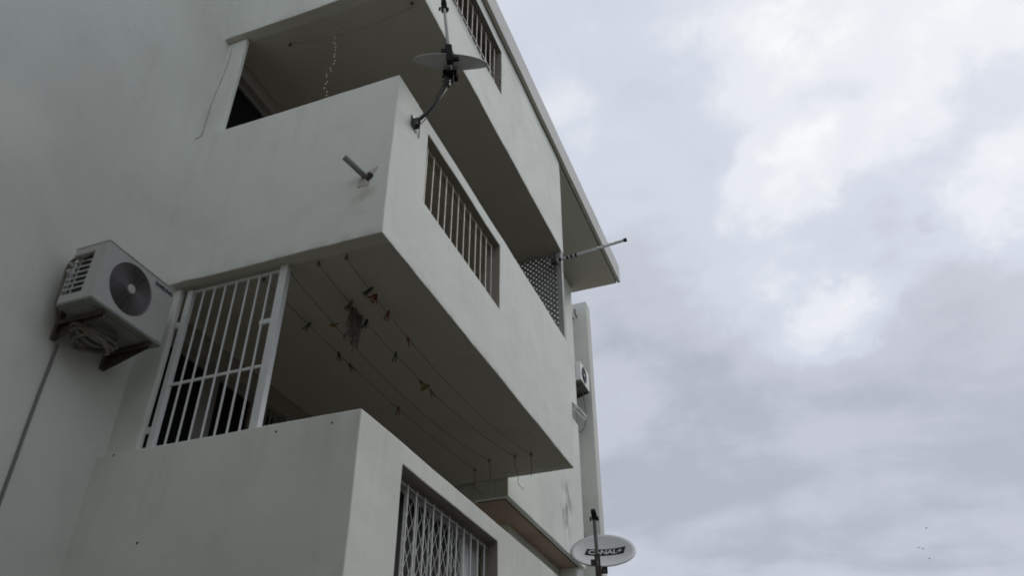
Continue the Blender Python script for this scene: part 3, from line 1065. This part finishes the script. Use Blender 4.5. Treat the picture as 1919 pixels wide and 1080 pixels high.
    bm.faces.new(hv[2])
    bm.faces.new(hv[0])
    bm_obj('hub_cap', bm, AC_W, guard)
    if lettering:
        me = text_mesh(lettering, 0.042, 0.0018, 0.0, 1.0)
        for v in me.vertices:
            v.co = Vector((xf + 0.0025 + v.co.z, y1 - 0.106 + v.co.x * 0.90, z1 - 0.040 + v.co.y))
        link_obj('lettering', me, t, INK)
    # wall brackets: upright, arm and brace each
    for yb in (y0 + 0.14, y1 - 0.075):
        b2 = bmesh.new()
        box(b2, X0 + 0.001, X0 + 0.03, yb - 0.02, yb + 0.02, z0 - 0.17, z0 + 0.10)
        box(b2, X0 + 0.03, xf - 0.015, yb - 0.02, yb - 0.014, z0 - 0.068, z0 - 0.030)
        box(b2, X0 + 0.03, xf - 0.015, yb - 0.014, yb + 0.02, z0 - 0.036, z0 - 0.030)
        sd = [b2.verts.new(p) for p in ((X0 + 0.03, yb + 0.014, z0 - 0.165), (X0 + 0.03, yb + 0.014, z0 - 0.036), (xf - 0.04, yb + 0.014, z0 - 0.036), (xf - 0.03, yb + 0.014, z0 - 0.06))]
        f = b2.faces.new(sd)
        ex = bmesh.ops.extrude_face_region(b2, geom=[f])
        bmesh.ops.translate(b2, verts=[v for v in ex['geom'] if isinstance(v, bmesh.types.BMVert)], vec=(0, 0.006, 0))
        bm_obj('wall_bracket', b2, RUST, t, bevel=0.002)
    if tubing:
        # coiled insulated pipe hanging behind the unit, and the service loops at the grille
        for q, (rx, rz, dz_) in enumerate(((0.15, 0.030, 0.060), (0.17, 0.032, 0.095), (0.155, 0.030, 0.128), (0.12, 0.026, 0.158))):
            b2 = bmesh.new()
            pts_ = []
            for k in range(29):
                a_ = 2 * math.pi * k / 28
                pts_.append((X0 + 0.165 + 0.10 * math.sin(a_) * (0.9 + 0.05 * q), (y0 + y1) / 2 - 0.02 + rx * math.cos(a_), z0 - dz_ + 0.018 * math.sin(a_ * 2 + q)))
            tube(b2, pts_, 0.0115, 8, caps=False)
            bm_obj('pipe_coil', b2, INSUL, t, smooth=True)
        b2 = bmesh.new()
        tube(b2, smooth_path([(xf - 0.13, y0 + 0.012, z1 - 0.055), (xf - 0.12, y0 - 0.010, z1 - 0.075), (xf - 0.15, y0 - 0.018, z1 - 0.10), (xf - 0.22, y0 - 0.018, z1 - 0.095), (xb + 0.01, y0 - 0.015, z1 - 0.12), (xb - 0.02, y0 - 0.005, z1 - 0.2), (xb - 0.03, y0 + 0.02, z0 + 0.04), (X0 + 0.07, y0 + 0.08, z0 - 0.08)], 6), 0.0125, 8)
        bm_obj('service_pipe', b2, INSUL, t, smooth=True)
        for zz in (0.13, 0.19):
            b2 = bmesh.new()
            tube(b2, [(xb + 0.02, y0 - 0.025, z1 - zz), (xb + 0.02, y0 - 0.005, z1 - zz - 0.01), (xb + 0.02, y0 + 0.01, z1 - zz - 0.01)], 0.011, 8)
            bm_obj('service_valve', b2, ALU, t)
    return t


build_ac('weathered air conditioner on rusty brackets with coiled pipe on the left wall', 3.085, 3.735, 4.585, 5.025, 'SAMSUNG', AC_G, True)
build_ac('small distant air conditioner high on the facade beside the fin wall', 14.77, 15.42, 9.95, 10.38, None, AC_G2, False, paint('ac_enamel_white', (0.68, 0.69, 0.67), 0.5, var=0.15))
bm = bmesh.new()
tube(bm, smooth_path([(X0 + 0.28, 15.30, 9.92), (X0 + 0.30, 15.32, 9.6), (X0 + 0.30, 15.33, 9.25), (X0 + 0.22, 15.25, 8.98), (X0 + 0.08, 15.1, 8.95), (X0 + 0.012, 15.0, 9.0)], 6), 0.012, 6)
tag(bm_obj('hanging_cable', bm, CABLE_G, None, smooth=True), 'thin green grey cable looping below the distant air conditioner', 'cable')

# cable trunking on the left wall
bm = bmesh.new()
pts_ = [(X0 + 0.008, 3.272 + 0.002 * math.sin(z * 6), z) for z in [1.6 + 0.1 * i for i in range(29)]]
tube(bm, pts_, 0.0105, 8)
tag(bm_obj('wall_cable', bm, CABLE, None, smooth=True), 'grey cable running down the left wall below the big air conditioner', 'cable')

# ------------------------------------------------------------------ satellite dishes


def dish(label, c, n_dir, rad, lnb, clamp, path, wallp, mat, sticker=None, group='satellite dishes', side=0.0, arm_r=0.0145):
    """offset dish: reflector, feed arm with converter head, back bracket, bent mast and wall plate"""
    c = Vector(c)
    n = Vector(n_dir).normalized()
    hor = Vector((n.x, n.y, 0)).normalized()
    ydir = (EZ - n * n.z).normalized()          # up across the dish face
    xdir = ydir.cross(n).normalized()
    t = thing('satellite_dish', label, 'satellite dish', wallp, group)
    depth = rad * 0.17

    def S(u, v, off=0.0):
        rr = (u * u + v * v) / (rad * rad)
        return c + xdir * u + ydir * v + n * (depth * (rr - 0.55) + off)
    bm = bmesh.new()
    NR, NA = 9, 56
    rows = []
    for off in (0.0, -0.006):
        rr_ = []
        for i in range(1, NR + 1):
            q = rad * i / NR
            rr_.append([bm.verts.new(S(q * 0.97 * math.cos(2 * math.pi * k / NA), q * 1.03 * math.sin(2 * math.pi * k / NA), off)) for k in range(NA)])
        cv = bm.verts.new(S(0, 0, off))
        for k in range(NA):
            bm.faces.new((cv, rr_[0][k], rr_[0][(k + 1) % NA]))
        for i in range(NR - 1):
            for k in range(NA):
                bm.faces.new((rr_[i][k], rr_[i][(k + 1) % NA], rr_[i + 1][(k + 1) % NA], rr_[i + 1][k]))
        rows.append(rr_[-1])
    # rolled rim
    rim = [bm.verts.new(S(rad * 0.97 * 1.018 * math.cos(2 * math.pi * k / NA), rad * 1.03 * 1.018 * math.sin(2 * math.pi * k / NA), -0.012)) for k in range(NA)]
    for k in range(NA):
        j = (k + 1) % NA
        bm.faces.new((rows[0][k], rows[0][j], rim[j], rim[k]))
        bm.faces.new((rows[1][k], rows[1][j], rim[j], rim[k]))
    refl = bm_obj('reflector', bm, mat, t, smooth=True)
    if sticker:
        body, su, sv, sw, sh = sticker
        # black slanted plate, following the curve of the face
        bm = bmesh.new()
        NU = 14
        for i in range(NU):
            qs = []
            for (uu, vv) in ((i / NU, 0), ((i + 1) / NU, 0), ((i + 1) / NU, 1), (i / NU, 1)):
                u_ = su - sw / 2 + sw * uu + (vv - 0.5) * sh * 0.22
                qs.append(bm.verts.new(S(u_, sv + (vv - 0.5) * sh, 0.0025)))
            bm.faces.new(qs)
        bmesh.ops.remove_doubles(bm, verts=bm.verts[:], dist=1e-4)
        plate = bm_obj('logo_plate', bm, BLACK, refl)
        me = text_mesh(body, sh * 0.92, sh * 0.022, 0.15, 0.95)
        xs = [v.co.x for v in me.vertices]
        wd = max(xs) - min(xs)
        mid = (max(xs) + min(xs)) / 2
        ys = [v.co.y for v in me.vertices]
        midy = (max(ys) + min(ys)) / 2
        hd = max(ys) - min(ys)
        for v in me.vertices:
            v.co = S(su + (v.co.x - mid) * sw * 0.86 / wd, sv + (v.co.y - midy) * sh * 0.66 / hd, 0.0060)
        link_obj('lettering', me, plate, DISH2)
    # feed arm from under the near rim up to the converter head
    lnb = Vector(lnb)
    root = S(side, -rad * 1.03, -0.03)
    bk = c - n * (depth * 0.55 + 0.03)
    bm = bmesh.new()
    tube(bm, [bk - ydir * 0.05, root - ydir * 0.012 - n * 0.01, root.lerp(lnb, 0.06) - ydir * 0.015, lnb], [arm_r * 1.1, arm_r * 1.1, arm_r, arm_r * 0.95], 8)
    arm = bm_obj('feed_arm', bm, GALV, t)
    ad = (c - lnb).normalized()
    bm = bmesh.new()
    tube(bm, [lnb - ad * 0.05, lnb - ad * 0.02, lnb + ad * 0.025, lnb + ad * 0.027, lnb + ad * 0.055], [0.022, 0.026, 0.026, 0.030, 0.030], 12)
    tube(bm, [lnb + EZ * -0.05, lnb + EZ * 0.035], 0.02, 8)
    bm_obj('converter_head', bm, BLACK, t)
    for sg in (-1, 1):
        bm = bmesh.new()
        q = lnb + xdir * sg * 0.035 - EZ * 0.03
        tube(bm, [q, q - EZ * 0.035], 0.009, 6)
        tube(bm, [lnb - EZ * 0.02, q], 0.006, 6)
        bm_obj('cable_plug', bm, BLACK, t)
    # bracket block behind the dish
    cl_ = Vector(clamp)
    bm = bmesh.new()

    def obox(o, ax, ay, az, hx, hy, hz2):
        vs = [bm.verts.new(o + ax * (sx * hx) + ay * (sy * hy) + az * (sz * hz2)) for sx, sy, sz in ((-1, -1, -1), (1, -1, -1), (1, 1, -1), (-1, 1, -1), (-1, -1, 1), (1, -1, 1), (1, 1, 1), (-1, 1, 1))]
        for f in ((0, 3, 2, 1), (4, 5, 6, 7), (0, 1, 5, 4), (1, 2, 6, 5), (2, 3, 7, 6), (3, 0, 4, 7)):
            bm.faces.new([vs[i] for i in f])
    obox(bk - n * 0.02, xdir, ydir, n, 0.06, 0.08, 0.022)
    obox(bk - n * 0.055 - ydir * 0.03, xdir, ydir, n, 0.034, 0.13, 0.03)
    obox(bk - n * 0.04 + ydir * 0.06 + xdir * 0.05, xdir, ydir, n, 0.022, 0.02, 0.03)
    tube(bm, [bk - n * 0.05 - xdir * 0.07, bk - n * 0.05 + xdir * 0.07], 0.008, 6)
    tube(bm, [bk - n * 0.04, cl_ + EZ * 0.05], 0.024, 8)
    bm_obj('back_bracket', bm, BLACK, t, bevel=0.003)
    bm = bmesh.new()
    ax_ = (lnb - root).normalized()
    ay_ = xdir.cross(ax_).normalized()
    obox(root - ay_ * 0.0 + ax_ * 0.035, xdir, ay_, ax_, 0.027, 0.028, 0.10)
    obox(root + ax_ * 0.06 - xdir * 0.045, xdir, ay_, ax_, 0.02, 0.018, 0.026)
    obox(root - ax_ * 0.02 + xdir * 0.05, xdir, ay_, ax_, 0.026, 0.014, 0.018)
    bm_obj('arm_socket', bm, DARKST if sticker else BLACK, t, bevel=0.003)
    bm = bmesh.new()
    tube(bm, [cl_ - EZ * 0.06, cl_ + EZ * 0.06], 0.028, 10)
    tube(bm, [cl_ - xdir * 0.05, cl_ + xdir * 0.05], 0.006, 6)
    bm_obj('mast_clamp', bm, DARKST, t)
    bm = bmesh.new()
    tube(bm, smooth_path([wallp] + list(path) + [cl_ + EZ * 0.03], 7), 0.0165, 10)
    bm_obj('mast', bm, DARKST, t, smooth=True)
    wp = Vector(wallp)
    bm = bmesh.new()
    box(bm, wp.x + 0.001, wp.x + 0.009, wp.y - 0.05, wp.y + 0.05, wp.z - 0.06, wp.z + 0.06)
    box(bm, wp.x + 0.009, wp.x + 0.05, wp.y - 0.028, wp.y - 0.022, wp.z - 0.045, wp.z + 0.035)
    box(bm, wp.x + 0.009, wp.x + 0.05, wp.y + 0.022, wp.y + 0.028, wp.z - 0.045, wp.z + 0.035)
    bm_obj('wall_plate', bm, DARKST, t, bevel=0.002)
    for sy in (-0.035, 0.035):
        bm = bmesh.new()
        tube(bm, [(wp.x + 0.008, wp.y + sy, wp.z + 0.042), (wp.x + 0.018, wp.y + sy, wp.z + 0.042)], 0.009, 6)
        bm_obj('bolt', bm, GALV, t)
    return t, S, lnb, cl_


t1, S1, l1, c1 = dish('grey satellite dish seen from below on a bent mast at the middle balcony corner', (-2.14, 4.17, 7.215), (0.27, -0.585, 0.765), 0.325,
                      (-2.105, 3.915, 7.68), (-2.15, 4.152, 6.985), [(-2.30, 4.135, 6.655), (-2.205, 4.12, 6.76), (-2.16, 4.145, 6.90)], (XD, 4.138, 6.565), DISH)
bm = bmesh.new()
tube(bm, smooth_path([c1 + Vector((0.02, -0.01, 0.10)), c1 + Vector((-0.03, 0.0, -0.02)), Vector((-2.20, 4.1, 6.80)), Vector((-2.32, 4.16, 6.63)), Vector((-2.40, 4.2, 6.60)), Vector((XD + 0.004, 4.24, 6.50))], 6), 0.004, 5)
bm_obj('coaxial_cable', bm, CABLE_B, t1)
t2, S2, l2, c2 = dish('pale satellite dish with a black lettered logo low beside the building corner', (-2.043, 7.9, 4.104), (0.17, -0.66, 0.731), 0.328,
                      (-2.018, 7.55, 4.366), (-2.12, 7.98, 3.86), [(-2.28, 7.95, 3.56), (-2.16, 7.96, 3.62), (-2.125, 7.975, 3.74)], (XD, 7.95, 3.52), DISH2,
                      sticker=('CANAL+', 0.022, 0.045, 0.385, 0.125), side=-0.055, arm_r=0.0185)

# ------------------------------------------------------------------ television antenna
t = thing('television_antenna', 'slim aluminium television antenna boom sticking out beside the lattice screen', 'antenna', (-2.44, 8.19, 8.02))
A0, A1 = Vector((-2.60, 8.18, 8.005)), Vector((-1.565, 8.18, 8.095))
ad = (A1 - A0).normalized()
bm = bmesh.new()
for dz_ in (-0.011, 0.011):
    s_ = ad.cross(EY).normalized()
    tube(bm, [A0 + s_ * dz_, A1 + s_ * dz_], 0.010, 6)
bm_obj('boom', bm, ALU, t)
bm = bmesh.new()
tube(bm, [A1 - ad * 0.01, A1 + ad * 0.028], 0.026, 10)
bm_obj('end_cap', bm, BLACK, t)
for q in (0.17, 0.27, 0.325, 0.385):
    bm = bmesh.new()
    p = A0 + ad * q
    tube(bm, [p - ad * 0.011, p + ad * 0.011], 0.026, 10)
    bm_obj('spacer', bm, BLACK, t)
for i in range(9):
    p = A1 - ad * (0.03 + 0.036 * i + 0.0012 * i * i)
    ln = 0.06 + 0.010 * i
    bm = bmesh.new()
    sd_ = 0.011 if i % 2 else -0.011
    s_ = ad.cross(EY).normalized() * sd_
    vdir = (EY * 0.80 + EZ * 0.60).normalized()
    tube(bm, [p + s_ - vdir * ln, p + s_ + vdir * ln], 0.0046, 5)
    bm_obj('element', bm, ALU, t)
bm = bmesh.new()
box(bm, -2.55, -2.47, 8.15, 8.21, 7.975, 8.045)
tube(bm, [(-2.51, 8.205, 7.85), (-2.51, 8.205, 8.16)], 0.014, 8)
bm_obj('mount', bm, DARKST, t, bevel=0.003)

# ------------------------------------------------------------------ clothes lines, pegs and rag
LN = {0: ((-3.50, 4.00), (-3.447, 7.917), 0.075), 1: ((-3.265, 3.996), (-3.203, 7.743), 0.155), 2: ((-3.017, 3.985), (-2.903, 7.737), 0.155), 3: ((-2.789, 3.99), (-2.723, 7.746), 0.165)}
ZL = ZB[1] - 0.03


def lpt(i, t_):
    a_, b2, s_ = LN[i]
    return Vector((a_[0] + (b2[0] - a_[0]) * t_, a_[1] + (b2[1] - a_[1]) * t_, ZL - s_ * 4 * t_ * (1 - t_)))


which = ['dark clothes line nearest the facade under the middle balcony', 'dark clothes line second from the facade under the middle balcony',
         'dark clothes line with the grey rag under the middle balcony', 'dark clothes line nearest the front edge under the middle balcony']
tails = {0: [(0, 0, -0.06), (0.0, 0.01, -0.17), (0.03, 0.02, -0.24), (0.09, 0.03, -0.28)], 1: [(0, 0, -0.05), (0.01, 0.02, -0.12), (0.0, 0.03, -0.2)],
         2: [(0, 0, -0.1), (0.03, 0.01, -0.2), (0.03, 0.02, -0.30), (0.09, 0.02, -0.37)], 3: [(0.0, 0.0, -0.08), (0.0, 0.01, -0.16), (-0.004, 0.01, -0.24)]}
for i in range(4):
    t = thing('clothes_line', which[i], 'clothes line', lpt(i, 0), 'clothes lines under the middle balcony')
    bm = bmesh.new()
    tube(bm, [lpt(i, k / 24) for k in range(25)], 0.0022, 5)
    bm_obj('cord', bm, WIRE, t)
    for e_ in (0, 1):
        p = lpt(i, e_)
        bm = bmesh.new()
        tube(bm, [(p.x, p.y, ZB[1] + SLAB_R + 0.01), (p.x, p.y, p.z + 0.012)], 0.006, 6)
        tube(bm, [p + Vector((0.012 * math.cos(q), 0, 0.012 * math.sin(q))) for q in [k * 0.785 for k in range(9)]], 0.005, 5)
        bm_obj('ceiling_hook', bm, DARKST, t)
    bm = bmesh.new()
    p = lpt(i, 1)
    tube(bm, smooth_path([p] + [p + Vector(d_) for d_ in tails[i]], 5), 0.0028, 5)
    bm_obj('loose_end', bm, WIRE, t)


def peg_mesh():
    bm_ = bmesh.new()
    for sg in (-1, 1):
        # one jaw: a tapered, slightly bowed leg
        prof = [(0.004, 0.034, 0.005), (0.0055, 0.012, 0.006), (0.007, -0.010, 0.0065), (0.013, -0.046, 0.006)]
        prev = None
        for (xx, zz, hw) in prof:
            cur = [bm_.verts.new((sg * xx + dx_, dy_, zz)) for dx_, dy_ in ((-0.0032, -hw), (0.0032, -hw), (0.0032, hw), (-0.0032, hw))]
            if prev:
                for k in range(4):
                    bm_.faces.new((prev[k], prev[(k + 1) % 4], cur[(k + 1) % 4], cur[k]))
            else:
                bm_.faces.new(cur[::-1])
            prev = cur
        bm_.faces.new(prev)
    tube(bm_, [(-0.010, 0, 0.002), (0.010, 0, 0.002)], 0.0055, 6)
    return bm_


PEGS = [(0, .155, 'green', 0.5, 'dark green clothes peg on the line nearest the facade beside the white grille'),
        (0, .275, 'dark', -0.1, 'blackish clothes peg on the line nearest the facade, left of the brown one'),
        (0, .325, 'brown', -0.55, 'brown clothes peg on the line nearest the facade'),
        (0, .545, 'orange', 0.1, 'orange clothes peg alone far along the line nearest the facade'),
        (1, .165, 'yellow', -1.2, 'yellow clothes peg left of the hanging grey rag'),
        (2, .118, 'olive', 0.6, 'olive clothes peg holding the top of the grey rag'),
        (2, .182, 'dark', 0.2, 'black clothes peg just right of the grey rag'),
        (2, .310, 'green', 0.15, 'dark green clothes peg midway along the rag line'),
        (2, .435, 'olive', -0.7, 'olive clothes peg before the yellow one on the rag line'),
        (2, .455, 'yellow', 1.1, 'yellow clothes peg between two olive ones on the rag line'),
        (2, .485, 'olive', -0.4, 'olive clothes peg farthest along the rag line'),
        (3, .090, 'dark', 0.9, 'black clothes peg nearest the viewer on the front line'),
        (3, .108, 'orange', 0.7, 'bright orange clothes peg beside the black one on the front line'),
        (3, .117, 'orange', 0.1, 'orange clothes peg third along the front line'),
        (3, .168, 'red', 0.3, 'red clothes peg in the middle of the front line pegs'),
        (3, .262, 'orange', -0.4, 'orange clothes peg farthest along the front line')]
for i, tt, colr, tilt, lab in PEGS:
    b2 = peg_mesh()
    o = bm_obj('clothes_peg', b2, PEG[colr], None)
    o.location = lpt(i, tt) + Vector((0, 0, -0.012))
    o.rotation_euler = (random.uniform(-0.25, 0.25), tilt, R(20) + random.uniform(-0.5, 0.5))
    o.scale = (1.2, 1.2, 1.1)
    tag(o, lab, 'clothes peg', 'clothes pegs on the lines')

# the rag: a folded cloth over the line with a ragged hem and hanging strips
t = thing('hanging_rag', 'ragged grey cloth hanging from a clothes line under the balcony', 'cloth', lpt(2, 0.145))
pa, pb_ = lpt(2, 0.112), lpt(2, 0.172)
bm = bmesh.new()
NU, NV = 22, 16
gridv = {}
for i in range(NU + 1):
    u_ = i / NU
    hem = 0.235 + 0.03 * math.sin(u_ * 9) + 0.02 * math.sin(u_ * 23 + 1) - 0.06 * (u_ < 0.18)
    for j in range(NV + 1):
        v_ = j / NV
        p = pa.lerp(pb_, u_)
        amp = 0.012 + 0.022 * v_
        off = amp * math.sin(u_ * 17 + 0.8 * v_) + 0.4 * amp * math.sin(u_ * 31 + 2)
        narrowing = 0.10 * v_ * (0.5 - u_)
        gridv[i, j] = bm.verts.new(p + Vector((off * 0.95 - 0.02 * v_, off * 0.3 + narrowing, -hem * v_ - 0.01 * math.sin(u_ * 12) * v_)))
for i in range(NU):
    for j in range(NV):
        if j > 9 and 4 <= i <= 6 and j < 14:
            continue
        if j > 12 and (i in (10, 11, 17)):
            continue
        bm.faces.new((gridv[i, j], gridv[i + 1, j], gridv[i + 1, j + 1], gridv[i, j + 1]))
for v in [v for v in bm.verts if not v.link_faces]:
    bm.verts.remove(v)
o = bm_obj('cloth', bm, CLOTH, t, smooth=True)
md = o.modifiers.new('thickness', 'SOLIDIFY')
md.thickness = 0.004
for q, (uu, l0, l1_) in enumerate(((0.12, 0.15, 0.34), (0.55, 0.22, 0.36), (0.78, 0.2, 0.30), (0.3, 0.2, 0.29))):
    p = pa.lerp(pb_, uu)
    bm = bmesh.new()
    tube(bm, smooth_path([p + Vector((0.0, 0, -l0)), p + Vector((0.008, 0.004, -(l0 + l1_) / 2)), p + Vector((-0.004, 0.01, -l1_))], 4), [0.010] * 4 + [0.008] * 4 + [0.003], 6)
    bm_obj('torn_strip', bm, CLOTH, t)

# ------------------------------------------------------------------ strings in the middle balcony's end opening
t = thing('bead_string', 'dotted string of pale shells hanging in the upper balcony opening', 'bead string', (-3.36, 4.1, 8.2))
random.seed(3)
bm = bmesh.new()
cordp = [(-3.335 - 0.02 * math.sin(k * 0.7), 4.10, 8.22 - k * 0.07) for k in range(21)]
tube(bm, cordp, 0.0011, 4)
bm_obj('cord', bm, WIRE, t)
bead_me = None
for k in range(26):
    if bead_me is None:
        b2 = bmesh.new()
        bmesh.ops.create_icosphere(b2, subdivisions=1, radius=0.0075)
        for v in b2.verts:
            v.co.z *= 1.5
        bead_me = bpy.data.meshes.new('bead')
        b2.to_mesh(bead_me)
        b2.free()
        bead_me.materials.append(BEAD)
    z = 8.18 - k * 0.047 - random.uniform(0, 0.02)
    o = link_obj('bead', bead_me, t)
    o.location = (-3.335 - 0.02 * math.sin((8.22 - z) * 10) + random.uniform(-0.014, 0.014), 4.10 + random.uniform(-0.01, 0.01), z)
    o.rotation_euler = (random.uniform(-.6, .6), random.uniform(-.6, .6), 0)

t = thing('clothes_line', 'thin sagging line under the top balcony ceiling above the beads', 'clothes line', (-3.88, 4.07, 8.2))
bm = bmesh.new()
tube(bm, [(-3.88 + 1.33 * k / 14, 4.10 + 0.05 * k / 14, 8.19 - 0.10 * 4 * (k / 14) * (1 - k / 14)) for k in range(15)], 0.0015, 5)
bm_obj('cord', bm, WIRE, t)
for x_ in (-3.88, -2.55):
    bm = bmesh.new()
    tube(bm, [(x_, 4.11, 8.235), (x_, 4.11, 8.17)], 0.009, 6)
    tube(bm, [(x_ - 0.02, 4.11, 8.18), (x_ + 0.02, 4.11, 8.18)], 0.007, 6)
    bm_obj('ceiling_hook', bm, DARKST, t)

# cables lying along the sill of the top parapet opening
zs = ZB[2] + OP[2]
for q, (dx_, dz_, lab) in enumerate(((0.012, 0.010, 'black cable running along the sill of the top barred opening'), (0.022, -0.022, 'white cable just below the sill of the top barred opening'))):
    bm = bmesh.new()
    pts_ = [(XD + dx_, 4.2, zs + 0.03), (XD + dx_, 4.7, zs + dz_), (XD + dx_ + 0.006, 5.1, zs + dz_ - 0.012), (XD + dx_, 5.5, zs + dz_)]
    pts_ += ([(XD + dx_, 5.8, zs + dz_ + 0.03), (XD + 0.03, 5.92, zs + 0.10), (XD + 0.03, 5.98, zs + 0.10), (XD + 0.012, 5.96, zs + 0.03)] if q == 0 else [(XD + 0.010, 5.72, zs + 0.0), (XD - 0.05, 5.78, zs + 0.012)])
    tube(bm, smooth_path(pts_, 6), 0.006, 6)
    tag(bm_obj('sill_cable', bm, CABLE_B if q == 0 else WHITEM, None, smooth=True), lab, 'cable')

# ------------------------------------------------------------------ far birds

BIRDS = [((7.13, 64.7, 21.15), 0.3, 'tiny far bird flying highest above the others, low on the right'), ((6.27, 64.9, 19.91), 0.9, 'tiny far bird left of the pair low on the right'),
         ((6.54, 64.8, 19.77), -0.5, 'darkest tiny far bird low on the right'), ((6.75, 64.6, 19.0), 0.2, 'tiny far bird lowest in the sky on the right')]
for p, a_, lab in BIRDS:
    bm = bmesh.new()
    tube(bm, [(-0.13, 0, 0), (-0.07, 0, 0.005), (0.02, 0, 0.01), (0.09, 0, 0.015), (0.12, 0, 0.012)], [0.012, 0.03, 0.04, 0.024, 0.006], 6)
    for sg in (-1, 1):
        vs = [bm.verts.new(q) for q in ((0.05, sg * 0.02, 0.015), (0.07, sg * 0.15, 0.07), (0.0, sg * 0.29, 0.045), (-0.02, sg * 0.15, 0.06), (-0.05, sg * 0.02, 0.012))]
        vb = [bm.verts.new(v.co + Vector((0, 0, -0.008))) for v in vs]
        bm.faces.new(vs)
        bm.faces.new(vb[::-1])
        for k in range(5):
            bm.faces.new((vs[k], vs[(k + 1) % 5], vb[(k + 1) % 5], vb[k]))
    o = bm_obj('bird', bm, FEATHER, None)
    o.location = p
    o.rotation_euler = (random.uniform(-0.3, 0.3), 0, a_)
    o.scale = (0.55, 0.55, 0.55)
    tag(o, lab, 'bird', 'birds far off in the sky')
